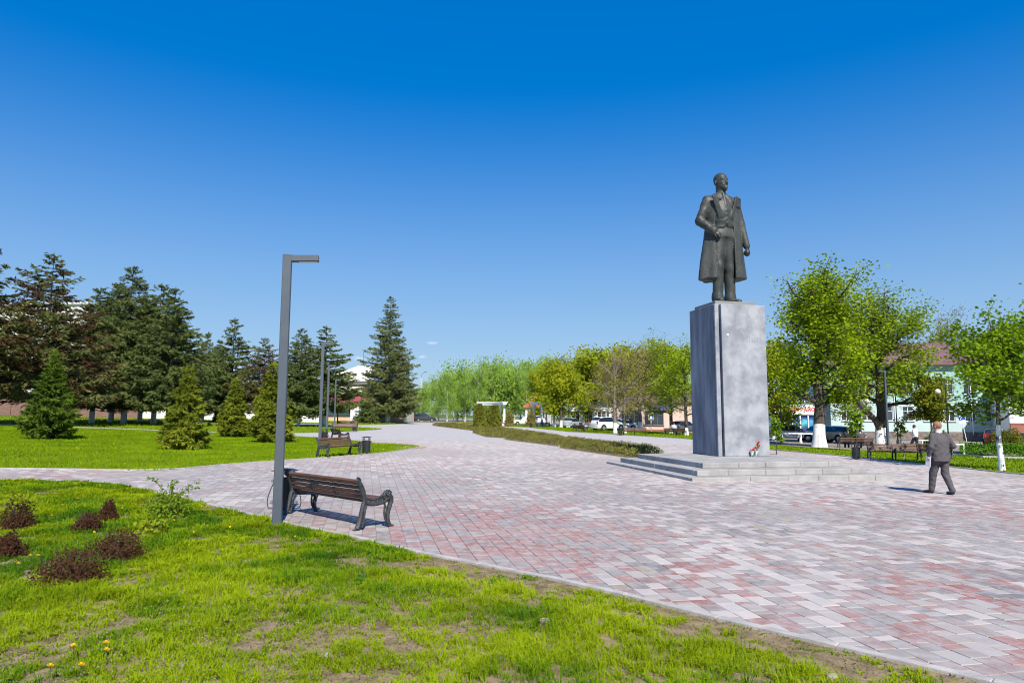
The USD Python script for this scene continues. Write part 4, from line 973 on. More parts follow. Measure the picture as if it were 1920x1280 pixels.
# ---- young spruces on the lawn
G2 = 'young light green spruces on the left lawn'
def ysp(kind, px, by, ty, txt, seed, Rr=.34, sq=1.0, mat=None, **kw):
    P, H = by_top(px, by, ty); args = dict(nwh=int(H * 8), nbr=13, nsp=11, nl=7, droop=.05, tipup=.28, ragged=.3, w=.55, prof=1.05); args.update(kw)
    return spruce(kind, 'young_spruce', P, rs.uniform(0, 360), txt, G2, H, seed, mat or M_spruceyoung, H * Rr * .70, .06, sq=sq, **args)
ysp('y1', 92, 823, 662, 'leftmost young spruce, broad and mid green, before the brown spruce', 41, .33, mat=leafy('young_spruce_green', [(.2, (0.020, 0.038, 0.005)), (.55, (0.058, 0.085, 0.011)), (.9, (0.125, 0.150, 0.020))], .18, gain=2.8))
ysp('y2', 345, 842, 690, 'young yellow-green spruce with a long leading shoot, nearest of the lawn', 42, .30)
ysp('y3', 438, 819, 712, 'young yellow-green spruce between the nearest one and the lamp post', 43, .33)
ysp('y2', 507, 829, 685, 'young yellow-green spruce half hidden by the near lamp post', 44, .31)
ysp('y3', 553, 793, 748, 'tiny young spruce far back between lamp post and dark spruces', 45, .3)
ysp('y1', 408, 792, 757, 'small dull green young spruce below the slim dark spruces', 46, .33)

# ---- birches at the far end
G3 = 'slender birches beyond the far end of the square'
bi = [(790, 790, 722), (822, 789, 700), (838, 790, 690), (858, 789, 684), (872, 790, 700), (896, 791, 682), (905, 790, 690), (926, 791, 664), (940, 791, 676), (955, 792, 684), (976, 792, 676), (987, 793, 690), (1003, 793, 684), (1020, 793, 664), (1036, 794, 690), (770, 789, 745), (806, 789, 716), (850, 789, 712), (915, 790, 704), (965, 790, 700)]
btx = ['pale leafed birch directly behind the street light pole', 'birch right of the street light pole', 'third birch from the street light pole, crown rounded', 'tall birch left of the twin evergreen bushes', 'short birch among taller ones left of the evergreen bushes',
       'birch whose trunk shows above the twin evergreen bushes', 'slim birch behind the twin evergreen bushes', 'tallest birch in the middle of the far row', 'birch right beside the tallest birch', 'birch left of the white colonnade end', 'birch rising behind the left white colonnade',
       'low birch behind the left white colonnade', 'thin tall birch right of the left colonnade', 'birch behind the first yellow-green maple', 'birch peeking over the first maple', 'lowest birch beside the big solitary spruce', 'birch with a low crown behind the parked dark cars', 'back row birch, crown filling a gap left', 'back row birch, crown filling the middle gap', 'back row birch, crown filling the right gap']
for k, (px, by, ty) in enumerate(bi):
    P, H = by_top(px, by, ty); kd = 'birch%d' % (k % 3)
    broadleaf(kd, 'birch_tree', P, rs.uniform(0, 360), btx[k], G3, H, 50 + k, M_birch, .012 * H, H * .19, H * .16, 15, .46, .32, droop=1.2, nl=11, ns=5, nt=3, white=0, bark=M_birchbark, flat=1.5, up=.8, wid=.3)
rb = np.random.default_rng(5); far_tips = MB()
# ---- maples and young-leaved trees left of the pedestal
G4 = 'park trees left of the pedestal'
mid = [('ylw', 1052, 801, 672, M_yellow, 'round yellow-green maple, first from the left', 1.15), ('ylw', 1112, 799, 658, M_yellow, 'yellow-green maple right of the first round one', 1.1), ('bud', 1140, 802, 676, M_budding, 'brownish budding tree between the yellow-green maples', .9),
       ('bare', 1153, 812, 640, None, 'leafless leaning tree with two whitewashed stems', 1.0), ('bud', 1200, 808, 640, M_budding, 'tall brownish budding tree with fine twigs', 1.0), ('bud', 1172, 812, 664, M_budding, 'budding tree left of the bench under the trees', .8),
       ('grn', 1225, 806, 630, M_chest, 'green chestnut left of the tall pedestal, pale whitewashed foot', 1.0), ('grn', 1259, 812, 640, M_chest, 'green tree with two dark stems beside the pedestal', .9), ('grn', 1287, 816, 640, M_chest, 'dense green tree whose crown touches the pedestal edge', .85), ('ylw', 1178, 800, 652, M_yellow, 'yellow-green tree behind the budding trees', 1.0), ('ylw', 1240, 802, 650, M_yellow, 'yellow-green crown behind the green chestnut', .9),
       ('grn', 1083, 797, 668, M_chest, 'green tree between the two yellow-green maples', .9), ('ylw', 1024, 797, 690, M_yellow, 'low yellow-green tree left of the first round maple', .8), ('grn', 1270, 802, 646, M_chest, 'green tree half hidden behind the pedestal edge', 1.0)]
for k, (kd, px, by, ty, mt, txt, sq) in enumerate(mid):
    P, H = by_top(px, by, ty)
    kw = dict(per=17, spread=.55, size=.33, fan=5, droop=.5)
    if kd == 'ylw': kw = dict(per=30, spread=.58, size=.30, droop=.4)
    if kd == 'bud': kw = dict(per=12, spread=.45, size=.20, droop=.4, keep=.9)
    if kd == 'bare': kw = dict(per=0, spread=.4, size=.2)
    broadleaf(kd, 'park_tree', P, rs.uniform(0, 360), txt, G4, H, 80 + k, mt, .020 * H, H * (.30 if kd != 'bare' else .24), H * .20, white=1.1, sq=sq * 1.18, bark=M_barkpale if kd in ('bud', 'bare') else M_bark, nl=9, ns=6, nt=4, **kw)
# ---- the two big chestnuts and the maple on the right
P, H = by_top(1538, 838, 488)
broadleaf('chest', 'chestnut_tree', P, 20, 'tall bushy chestnut with a thick whitewashed trunk right of the pedestal', None, H, 101, M_chest, .40, H * .21, H * .22, 27, .50, .29, fan=5, droop=.6, nl=17, ns=6, nt=4, white=1.55, up=.9, shape=.6, lean=(.1, 0))
P, H = by_top(1655, 836, 540)
t2 = broadleaf('chest2', 'chestnut_tree', P, 0, 'spreading chestnut with a slanting dark limb and straight whitewashed trunk', None, H, 107, M_chest, .42, H * .30, H * .27, 27, .52, .30, fan=5, droop=.6, nl=15, ns=6, nt=4, white=1.5, up=.5)
lb = MB(); limbs_between(lb, np.array([-.1, 0, 1.2]), np.array([-3.6, -.3, 6.4]), .26, .15, np.random.default_rng(3), 7, .03, 8, -.06); obj('slanting_limb', lb.data(), M_bark, t2, smooth=True)
P, H = by_top(1878, 882, 588)
broadleaf('maple', 'maple_tree', P, 0, 'young maple with big drooping leaves and a pale painted trunk at the right edge', None, H, 113, M_maple, .095, H * .27, H * .34, 20, .24, .21, fan=5, droop=.8, nl=11, ns=5, nt=4, white=1.75, up=.75)
P, H = by_dist(1450, 62, 640)
broadleaf('ylw', 'park_tree', P, 10, 'yellow-green crown just right of the pedestal', None, H, 0, M_yellow, .2, 3, 2, 9, .5, .3, sq=.9)
P, H = by_dist(1605, 74, 640); broadleaf('grn', 'park_tree', P, 130, 'green tree filling the gap between the two big chestnuts', None, H, 0, M_chest, .2, 3, 2, 9, .5, .3, sq=1.0)
P, H = by_dist(1745, 52, 706)
broadleaf('lind', 'linden_tree', P, 10, 'small globe-crowned linden above the suited man', None, H, 121, M_lind, .07, H * .20, H * .40, 24, .24, .20, nl=9, ns=5, nt=3, white=0, up=.9)
P, H = by_dist(1962, 40, 560); broadleaf('maple', 'maple_tree', P, 200, 'second young maple, cut by the right picture edge', None, H, 0, M_maple, .1, 2, 2, 9, .3, .3)
for k, (px, by, ty, txt) in enumerate([(1456, 852, 770, 'thin sapling tied to a stake beside the steps'), (1607, 846, 752, 'sapling with drooping leaves behind the right bin'), (1690, 838, 775, 'young sapling with bright leaves behind the right bench')]):
    P, H = by_top(px, by, ty)
    broadleaf('sap', 'sapling', P, k * 100, txt, 'young saplings on the right lawn', H, 131, M_maple, .022, H * .14, H * .35, 7, .09, .17, fan=5, droop=.8, nl=6, ns=3, nt=2, white=0, up=.8)
# ---- bare poplars behind the right-hand building
for k, (px, d_, ty) in enumerate([(1763, 150, 566), (1788, 155, 590), (1812, 150, 594), (1602, 150, 525), (1912, 150, 590)]):
    P, H = by_dist(px, d_, ty)
    broadleaf('pop', 'poplar_tree', P, k * 70, ['tallest bare poplar behind the green building', 'bare poplar right of the tallest one', 'third bare poplar, farther right over the roof', 'bare poplar tip showing above the big chestnut', 'bare poplar at the right edge behind the roof'][k], 'bare poplars behind the green building', H, 141, M_budding, .18, H * .11, H * .25, 6, .5, .28, nl=16, ns=7, nt=5, white=0, up=1.15, bark=M_barkpale, keep=.8)

# ---- hedges, evergreen bushes, flower bed
def leaf_mass(rng, n, sampler, size, wid=.4, upw=.6):
    c = sampler(n); a = unit(rng.normal(0, 1, (n, 3)) + [0, 0, upw]); b = unit(np.cross(a, rng.normal(0, 1, (n, 3)))); s_ = size * rng.uniform(.6, 1.3, (n, 1))
    return quads(c, a * s_ * .5, b * s_ * wid)
def in_poly(rng, poly, n):
    x0, y0, x1, y1 = poly.bounds; shapely.prepare(poly); out = np.zeros((0, 2))
    while len(out) < n:
        p = np.column_stack([rng.uniform(x0, x1, 4 * n), rng.uniform(y0, y1, 4 * n)]); out = np.vstack([out, p[shapely.contains_xy(poly, p[:, 0], p[:, 1])]])
    return out[:n]
hl = ['farthest strip of the low clipped hedge, at the plaza end', 'short low hedge strip below the twin evergreen bushes', 'long low hedge strip in the middle of the square', 'nearest low olive hedge strip, ending at the monument steps']
for k, q in enumerate(hedge_beds):
    rng = np.random.default_rng(60 + k); c0 = np.array(q.centroid.coords[0]); t = thing('hedge', hl[k], 'hedge', (c0[0], c0[1], gz(c0[0])), 0, 'low clipped hedges crossing the square')
    hh = .40; n = int(np.clip(q.area * 620, 2000, 18000)); big = .11 if k < 2 else .075
    def smp(n):
        p = in_poly(rng, q, n); e = shapely.distance(q.exterior, shapely.points(p)); z = rng.random(n) ** .6 * hh * np.clip(.55 + e * 1.6, 0, 1) * (.8 + .45 * meshkit.noise(np.column_stack([p * 2.2, np.zeros(n)]), 4))
        return np.column_stack([p - c0, z + gz(p[:, 0]) - gz(c0[0])])
    obj('foliage', leaf_mass(rng, n, smp, big, .26, 1.2), M_hedge, t)
    st = MB(); ps = in_poly(rng, q.buffer(-.1), min(260, int(q.area * 6) + 20))
    for x, y in ps:
        d = rng.normal(0, .06, 2); z = gz(x) - gz(c0[0]); st.tube([(x - c0[0], y - c0[1], z), (x - c0[0] + d[0], y - c0[1] + d[1], z + hh * rng.uniform(.7, 1.12))], [.009, .004], 3, cap=False)
    st.build('stems', M_bark, t)
def bush(name, loc, txt, cat, mat, rx, ry, h, n, size, seed, wid=.35, flatbase=True, group=None, upw=.5, stems=14, tk=1.0):
    rng = np.random.default_rng(seed); t = thing(name, txt, cat, loc, 0, group)
    def smp(n):
        d = unit(rng.normal(0, 1, (n, 3))); d[:, 2] = np.abs(d[:, 2]); r = rng.random((n, 1)) ** .38
        lump = .62 + .7 * meshkit.noise(d * 2.6 + seed * 3.1, seed)[:, None]
        return d * r * lump * [rx, ry, h]
    obj('foliage', leaf_mass(rng, n, smp, size, wid, upw), mat, t)
    st = MB()
    for _ in range(stems):
        d = rng.normal(0, .45, 2); st.tube([(0 + d[0] * rx * .2, d[1] * ry * .2, -.02), (d[0] * rx * .6, d[1] * ry * .6, h * .5), (d[0] * rx, d[1] * ry, h * rng.uniform(.75, 1.1))], [(.012 * h + .003) * tk, (.008 * h + .002) * tk, .003 * tk], 4, cap=False)
    st.build('stems', M_bark, t); return t
for px, by, ty, w_, txt, sd in [(899, 806, 757, 17, 'left and darker of the twin evergreen bushes', 1), (926, 806, 759, 22, 'right and brighter of the twin evergreen bushes', 2)]:
    P, h_ = by_top(px, by, ty); r = w_ / FOC * P[1] * .72
    rng = np.random.default_rng(sd); t = thing('evergreen_bush', txt, 'bush', P, 0, 'twin evergreen bushes by the hedge')
    def smp(n):
        z = rng.random(n); rr = r * (1.05 - .35 * z) * rng.random(n) ** .3; a = rng.uniform(0, 2 * np.pi, n); k = (.78 + .42 * meshkit.noise(np.column_stack([np.cos(a) * 2, np.sin(a) * 2, z * 5]), sd)) * np.sqrt(np.clip(1.12 - z ** 3, .2, 1))
        return np.column_stack([np.cos(a) * rr * k, np.sin(a) * rr * k, z * h_ * (.9 + .15 * k)])
    obj('foliage', leaf_mass(rng, 7000, smp, .30, .3, 1.6), M_thuja, t); MB().tube([(0, 0, -.1), (0, 0, h_ * .8)], [.08, .03], 6).build('trunk', M_bark, t)
for px, by, ty, txt, sd in [(955, 799, 768, 'sparse grey-green shrub right of the left colonnade', 3), (995, 800, 768, 'sparse shrub left of the far bench', 4)]:
    P, h_ = by_top(px, by, ty); bush('shrub', P, txt, 'shrub', M_budding, h_ * .32, h_ * .32, h_, 1500, .22, sd)
P, h_ = by_top(1890, 842, 806); bush('shrub', P, 'round olive shrub in front of the dark red car', 'shrub', M_thuja, 1.5, 1.2, h_ * 1.05, 6000, .14, 9)
P, h_ = by_top(1757, 838, 801); bush('shrub', P, 'yellow-green shrub right of the suited man', 'shrub', M_greenbush, .9, .8, h_, 2600, .15, 10)
bed = Polygon(P2([(1800, 856), (1960, 860), (2100, 862), (2100, 848), (1960, 845), (1800, 842)])).buffer(0); rng = np.random.default_rng(71); c0 = np.array(bed.centroid.coords[0])
t = thing('flower_bed', 'planted strip of low green perennials along the right pavement', 'flower bed', (c0[0], c0[1], gz(c0[0])))
def smp(n):
    p = in_poly(rng, bed, n); z = rng.random(n) ** .7 * (.25 + .5 * meshkit.noise(np.column_stack([p * 1.1, np.zeros(n)]), 3)); return np.column_stack([p - c0, z + gz(p[:, 0]) - gz(c0[0])])
label(obj('foliage', leaf_mass(rng, 9000, smp, .14, .3, .8), M_greenbush, t), kind='stuff')

# ---- shrubs in the near lawn
Gb = 'brown-leaved barberry shrubs in the near lawn'
for px, by, ty, wpx, txt, sd in [(132, 1094, 1030, 62, 'largest dark brown shrub, in front of the group', 21), (216, 1050, 992, 55, 'reddish brown shrub touching the largest one', 22), (163, 996, 962, 28, 'small brown shrub below two dandelions', 23), (202, 978, 938, 17, 'narrow upright brown shrub behind the small one', 24),
                                (32, 992, 936, 34, 'brown and yellow-tipped shrub at the left, upper', 25), (12, 1042, 1000, 36, 'brown shrub cut by the left picture edge', 26)]:
    P, h_ = by_top(px, by, ty); r = wpx / FOC * P[1]
    t = bush('barberry_shrub', P, txt, 'shrub', M_barberry, r, r * .9, h_ * 1.05, 2300, .030, sd, .32, group=Gb, stems=30, tk=.45)
    if sd == 25: obj('new_leaves', leaf_mass(np.random.default_rng(5), 160, lambda n: np.random.default_rng(6).normal(0, 1, (n, 3)) * [r * .4, r * .4, .03] + [0, 0, h_ * 1.02], .05, .3, .6), M_limebush, t)
P, h_ = by_top(318, 968, 905); t = bush('currant_shrub', P, 'green shrub with arching shoots beside the path kerb', 'shrub', M_currant, .42, .36, h_ * .80, 1500, .045, 31, .36, stems=20, tk=.6)
rng = np.random.default_rng(8); ar = MB(); lv = []
for tipx, tz in ((-.28, 1.18), (.34, .98), (.46, .86), (-.1, .95), (.1, 1.05)):
    p = bezier([(0, 0), (tipx * .1, h_ * .5), (tipx * .4, h_ * tz), (tipx, h_ * tz)], 9); y = rng.normal(0, .12); P3 = np.column_stack([p[:, 0], np.linspace(0, y, 9), p[:, 1]])
    ar.tube(P3, np.linspace(.006, .0025, 9), 4, cap=False); lv.append(np.repeat(P3[3:], 9, 0) + rng.normal(0, .02, (54, 3)))
ar.build('arching_shoot', M_bark, t); lv = np.vstack(lv); obj('shoot_leaves', leaf_mass(rng, len(lv), lambda n: lv, .042, .36, .2), M_currant, t)
P, h_ = by_top(282, 1005, 968); bush('lime_shrub', P, 'low bright yellow-green leafy plant before the green shrub', 'shrub', M_limebush, .30, .24, h_ * .9, 420, .085, 32, .26, stems=8)
P, h_ = by_top(678, 1096, 1068); bush('dark_weed', P, 'single dark green weed standing in the near lawn', 'plant', M_greenbush, .07, .06, h_, 110, .05, 33, .3, stems=5)
P, h_ = by_top(427, 1184, 1158); bush('yellow_seedling', P, 'bright yellow-green seedling in the foreground grass', 'plant', M_limebush, .05, .05, h_, 60, .055, 34, .24, stems=4)
# ================================================================== grass and small ground plants
M_grass = leafy('grass_blades', [(.15, (0.085, 0.130, 0.004)), (.45, (0.175, 0.235, 0.006)), (.75, (0.260, 0.310, 0.008)), (.95, (0.350, 0.345, 0.06))], .2, (1.35, 1.35, .2), .55, pscale=.9, gain=1.4)
M_grassdark = leafy('grass_blades_deep', [(.15, (0.035, 0.095, 0.006)), (.5, (0.080, 0.170, 0.010)), (.9, (0.150, 0.240, 0.014))], .2, (1.3, 1.4, .25), .5, gain=1.1)
M_dry = leafy('dry_grass', [(.15, (0.16, 0.13, 0.06)), (.9, (0.36, 0.31, 0.17))], .25, (1.1, 1.1, .7), .7)
M_far_blades = leafy('far_grass_blades', [(.15, (0.080, 0.140, 0.004)), (.5, (0.150, 0.225, 0.006)), (.9, (0.240, 0.300, 0.010))], .2, (1.35, 1.35, .2), .55, gain=1.25)
def in_view(p, m=60):
    q = project(np.column_stack([p, gz(p[:, 0])])); return (p[:, 1] > 2.5) & (q[:, 0] > -m) & (q[:, 0] < 1920 + m) & (q[:, 1] < 1280 + 2.2 * m)
def blades(rng, p, h, w, lean, tri=False):
    """One bent blade of three triangles per point."""
    n = len(p); a = rng.uniform(0, 2 * np.pi, n); s = np.column_stack([np.cos(a), np.sin(a), np.zeros(n)]); l = rng.uniform(0, 2 * np.pi, n)
    d = np.column_stack([np.cos(l), np.sin(l), np.zeros(n)]) * (lean * rng.random(n))[:, None]; z = np.array([0, 0, 1.0])
    b = np.column_stack([p, gz(p[:, 0]) - .004]); h, w = h[:, None], w[:, None]
    if tri:
        v = np.stack([b - s * w * 1.2, b + s * w * 1.2, b + d * h * 1.25 + z * h * (1 - .35 * lean[:, None])], 1).reshape(-1, 3); return v, np.arange(3 * n).reshape(-1, 3)
    v = np.stack([b - s * w, b + s * w, b + d * h * .45 + z * h * .6 - s * w * .75, b + d * h * .45 + z * h * .6 + s * w * .75, b + d * h * 1.25 + z * h * (1 - .35 * lean[:, None])], 1).reshape(-1, 3)
    i = np.arange(n)[:, None] * 5
    return v, np.vstack([np.hstack([i, i + 1, i + 3]), np.hstack([i, i + 3, i + 2]), np.hstack([i + 2, i + 3, i + 4])])
rng = np.random.default_rng(90)
def lushness(p):
    """How thick the near lawn stands: bare trampled patches and a worn sandy rim along the kerb."""
    P3 = np.column_stack([p, np.zeros(len(p))])
    n1, n2 = meshkit.fbm(P3 * .75, 3, 2), meshkit.fbm(P3 * 2.6 + 9, 3, 7)
    e = shapely.distance(LineString(kerb_line), shapely.points(p)); right = np.clip((p[:, 0] + 3.0) / 4.5, 0, 1)
    return n1 * .38 + n2 * .80 + .03 - .38 * right * np.exp(-(e / .55) ** 2) - .5 * np.exp(-(e / .10) ** 2)
reg = near_lawn.intersection(sbox(-20, 3, 8, 22))
base_pts = in_poly(rng, reg, 420000); base_pts = base_pts[in_view(base_pts)]
dist = np.hypot(base_pts[:, 0], base_pts[:, 1]); L_ = lushness(base_pts)
def tuft_blades(p, n, ht, rad, w, spread):
    """Tufts: n blades each, rooted round p and leaning outwards from its heart."""
    m = len(p); k = np.repeat(np.arange(m), n); N = len(k); a = rng.uniform(0, 2 * np.pi, N); rr = np.sqrt(rng.random(N))
    o = np.column_stack([np.cos(a), np.sin(a)]); root = p[k] + o * (rad[k] * rr)[:, None]
    h = (ht[k] * rng.uniform(.45, 1.15, N))[:, None]; ww = (w[k] * rng.uniform(.75, 1.25, N))[:, None]
    d = np.column_stack([o * (rr * spread * rng.uniform(.5, 1.4, N))[:, None] + rng.normal(0, .22, (N, 2)), np.zeros(N)]); z = np.array([0, 0, 1.0]); sd = unit(np.column_stack([-d[:, 1], d[:, 0], np.zeros(N)])); dl = np.linalg.norm(d, axis=1, keepdims=True)
    b = np.column_stack([root, gz(root[:, 0]) - .004])
    v = np.stack([b - sd * ww, b + sd * ww, b + d * h * .40 + z * h * .62 - sd * ww * .75, b + d * h * .40 + z * h * .62 + sd * ww * .75, b + d * h * 1.2 + z * h * np.clip(1.02 - .38 * dl, .3, 1)], 1).reshape(-1, 3)
    i = np.arange(N)[:, None] * 5
    return v, np.vstack([np.hstack([i, i + 1, i + 3]), np.hstack([i, i + 3, i + 2]), np.hstack([i + 2, i + 3, i + 4])])
clump = meshkit.fbm(np.column_stack([base_pts * 3.4 + 17, np.zeros(len(base_pts))]), 2, 12)              # hand-sized clumps with gaps between
thick = L_ + .55 * (clump - .5)
keep = rng.random(len(base_pts)) < np.clip((thick - .295) * 4.8, .08, 1) * np.clip(1.4 * (6.5 / dist), .3, 1) * .175
tp, tl, td = base_pts[keep], thick[keep], dist[keep]
ht = np.clip(.030 + .15 * (tl - .36), .020, .095) * rng.lognormal(0, .22, len(tp))
tone = meshkit.fbm(np.column_stack([tp * 1.3 + 30, np.zeros(len(tp))]), 2, 4) * .8 + .22 * rng.random(len(tp)) + .22 * (np.hypot((tp[:, 0] + 6.4) / 2.2, (tp[:, 1] - 9.6) / 2.6) < 1)
lo_, hi_ = np.quantile(tone, .50), np.quantile(tone, .87)
M_mid = leafy('grass_blades_mid', [(.15, (0.055, 0.105, 0.004)), (.45, (0.115, 0.190, 0.006)), (.75, (0.185, 0.260, 0.008)), (.95, (0.280, 0.300, 0.040))], .2, (1.35, 1.35, .2), .55, pscale=.9, gain=1.35)
for nm, sel, mt, txt in (('near_grass', tone < lo_, M_grass, 'bright yellow-green lawn tufts in the foreground'), ('middle_green_grass', (tone >= lo_) & (tone < hi_), M_mid, 'mid green lawn tufts mixed through the foreground'), ('deep_green_grass', tone >= hi_, M_grassdark, 'deeper green grass tufts scattered through the near lawn')):
    q = tp[sel]; label(obj(nm, tuft_blades(q, 13, ht[sel] * (1.15 if mt is M_grassdark else 1), np.full(len(q), .026) + .0016 * td[sel], .0017 + .00030 * td[sel], 1.0), mt), txt, 'grass', kind='stuff')
# flat rosettes of small broad leaves on the thin ground
q = base_pts[(thick < .60) & (rng.random(len(base_pts)) < .16 + .22 * (base_pts[:, 0] < -1.2) * (dist < 7.5))][:44000]
M_rosette = leafy('low_weed_leaves', [(.15, (0.060, 0.085, 0.015)), (.5, (0.120, 0.145, 0.030)), (.9, (0.240, 0.240, 0.080))], .2, (1.2, 1.25, .4), .6, gain=1.1)
cc = np.column_stack([q, gz(q[:, 0]) + rng.uniform(.001, .010, len(q))]); a = unit(rng.normal(0, 1, cc.shape) * [1, 1, .35]); b_ = unit(np.cross(a, rng.normal(0, .35, cc.shape) + [0, 0, 1])); sz = rng.uniform(.006, .014, (len(q), 1)) * (.6 + .07 * np.hypot(q[:, :1], q[:, 1:2]))
label(obj('broadleaf_weeds', quads(cc, a * sz, b_ * sz * .6), M_rosette), 'small dull green leaves of low weeds between the grass tufts', 'weeds', kind='stuff')
# dry wisps and pale seed pods of low weeds on the thin spots
q = base_pts[(L_ < .50) & (rng.random(len(base_pts)) < .30)][:26000]
label(obj('dry_wisps', blades(rng, q, rng.uniform(.008, .03, len(q)), np.full(len(q), .0034), np.full(len(q), 1.3)), M_dry), 'dry straw-coloured wisps on the bare patches of the lawn', 'dry grass', kind='stuff')
near_left = base_pts[(base_pts[:, 0] < -.7) & (dist < 7.0) & (rng.random(len(base_pts)) < .16)][:9000]
M_pods = leafy('seed_pods', [(.15, (0.16, 0.20, 0.05)), (.9, (0.50, 0.47, 0.30))], .3, (1.1, 1.1, .7), .7)
z = rng.uniform(.015, .075, len(near_left)); cc = np.column_stack([near_left, gz(near_left[:, 0]) + z]); a = unit(rng.normal(0, 1, cc.shape)); b = unit(np.cross(a, rng.normal(0, 1, cc.shape)))
label(obj('low_weeds', quads(cc, a * .008, b * .006), M_pods), 'tiny pale seed heads of low weeds in the left foreground', 'weeds', kind='stuff')
# the other lawns
for nm, poly_, n, hh, txt in (('left_lawn_grass', lawn2, 70000, .085, 'bright green grass of the lawn left of the second bench'), ('far_left_grass', shapely.union_all([lawn3, lawn4]), 26000, .12, 'green grass strips between the far paths on the left'), ('right_lawn_grass', lawn5, 30000, .10, 'bright green grass strip behind the monument and right benches')):
    p = in_poly(rng, poly_, n * 3); p = p[in_view(p)]; dd = np.hypot(p[:, 0], p[:, 1]); p = p[rng.random(len(p)) < np.clip((26 / dd) ** 1.2, .12, 1)][:n]; dd = np.hypot(p[:, 0], p[:, 1])
    label(obj(nm, blades(rng, p, hh * rng.uniform(.6, 1.2, len(p)), .00075 * dd, rng.uniform(.2, .8, len(p)), True), M_far_blades), txt, 'grass', kind='stuff')
# dandelions: those near enough to count, then the speckle of the far lawns
M_dand = surf('dandelion_yellow', (.72, .42, .004), (.80, .56, .01), 40, .7); dn0 = None
def dandelion(P, s_, txt, h_):
    global dn0
    if dn0 is not None: return copy_of(dn0, txt, P, 40 * s_, 'dandelions in the near lawn', s_)
    t = thing('dandelion', txt, 'dandelion', P, 0, 'dandelions in the near lawn', scale=s_); dn0 = t
    rr = np.random.default_rng(4); c, a, b = [], [], []
    for k in range(46):
        an = k * 2.4; el = rr.uniform(.15, 1.3); d = np.array([math.cos(an) * math.cos(el), math.sin(an) * math.cos(el), math.sin(el)]); c.append(np.array([0, 0, .075]) + d * .009); a.append(d * .012); b.append(unit(np.cross(d, [0, 0, 1.0])) * .0035)
    obj('petals', quads(np.array(c), np.array(a), np.array(b)), M_dand, t); MB().tube([(0, 0, 0), (.003, 0, .04), (0, 0, .076)], .0022, 5).build('stem', M_stem, t)
    return t
for k, (px, py, tx) in enumerate([(136, 1238, 'left flower of the pair near the bottom left'), (197, 1232, 'upper flower right of the left pair'), (198, 1246, 'lower flower right of the left pair'), (92, 1278, 'flower at the bottom edge, far left'), (150, 1276, 'flower at the bottom edge beside the pods'),
        (55, 1058, 'flower left of the largest brown shrub, upper'), (33, 1074, 'flower left of the largest brown shrub, lower'), (70, 1058, 'flower touching the largest brown shrub'), (228, 964, 'flower right of the narrow brown shrub'), (96, 978, 'flower left of the small brown shrub'), (145, 944, 'flower above the small brown shrub'), (325, 988, 'flower right of the lime plant'), (116, 957, 'flower in the grass left of the shrubs'), (8, 942, 'flower at the left edge near the path')]):
    dandelion(at(px, py), 1.25, 'yellow dandelion, ' + tx, .08)
dc, da, db = [], [], []
for poly_, n in ((lawn2, 420), (lawn3, 380), (lawn4, 300), (lawn5, 260), (near_lawn.intersection(sbox(-20, 7, -2, 22)), 14)):
    p = in_poly(rng, poly_, n * 4); p = p[in_view(p)]; k = meshkit.fbm(np.column_stack([p * .22, np.zeros(len(p))]), 2, 6) + .25 * rng.random(len(p)); p = p[np.argsort(-k)[:n]]
    dd = np.hypot(p[:, 0], p[:, 1]); r = np.clip(.00055 * dd, .02, .07)
    for sgn in (0, 1):
        an = rng.uniform(0, np.pi, len(p)); u_ = np.column_stack([np.cos(an), np.sin(an), rng.normal(0, .3, len(p))]); dc.append(np.column_stack([p, gz(p[:, 0]) + .09])); da.append(u_ * r[:, None]); db.append(unit(np.cross(u_, [0, 0, 1.0]) + [0, 0, .5]) * r[:, None] * .8)
label(obj('far_dandelions', quads(np.vstack(dc), np.vstack(da), np.vstack(db)), M_dand), 'yellow dandelion flowers dotted over the far lawns', 'dandelions', kind='stuff')
# stones
M_stone = surf('field_stone', (.22, .19, .155), (.34, .30, .25), 20, .9, .4, 60)
for px, py, r, tx in ((1022, 1167, .05, 'pale rounded stone lying in the foreground grass'), (612, 1232, .045, 'flat pale stone left of the rounded one, in the grass'), (1560, 1270, .04, 'small pale stone near the kerb at lower right')):
    rr = np.random.default_rng(int(px)); m = trimesh.creation.icosphere(2, 1.0); v = np.array(m.vertices); v *= (.8 + .35 * meshkit.noise(v * 1.6 + px, 3)[:, None]) * [r, r * .8, r * .6]; P = at(px, py); t = thing('stone', tx, 'stone', P); obj('rock', (v + [0, 0, r * .25], m.faces), M_stone, t, smooth=True)
# ================================================================== buildings and walls
M_whitewall = surf('white_render', (.66, .66, .64), (.78, .78, .76), .8, .9, .1, 30)
M_cream = surf('cream_render', (.56, .54, .40), (.64, .62, .48), .5, .9, .1, 30)
M_mint = surf('pale_green_render', (.36, .47, .46), (.44, .55, .53), .35, .9, .1, 30)
M_mint2 = surf('green_render', (.24, .42, .37), (.29, .47, .42), .35, .9, .1, 30)
M_pink = surf('pink_render', (.58, .40, .34), (.68, .50, .43), .4, .9, .1, 30)
M_tan = surf('tan_plinth', (.48, .33, .18), (.56, .41, .25), .6, .9, .1, 30)
M_plinth = surf('stone_plinth', (.10, .085, .075), (.22, .18, .16), 2.0, .9, .4, 14)
M_roofred = surf('red_metal_roof', (.22, .025, .05), (.30, .04, .07), .6, .5)
M_roofbrown = surf('brown_metal_roof', (.13, .065, .065), (.19, .10, .095), .6, .5)
M_roofpale = surf('pale_roof', (.60, .60, .54), (.70, .70, .63), .5, .7)
M_frame = surf('window_frame_white', (.74, .75, .75), (.80, .80, .80), 3, .5)
M_pane = surf('window_pane', (.018, .024, .032), (.05, .06, .075), .6, .08, spec=.8)
M_dkband = surf('dark_band', (.10, .10, .10), (.15, .15, .14), 1, .7)
M_brickred = None
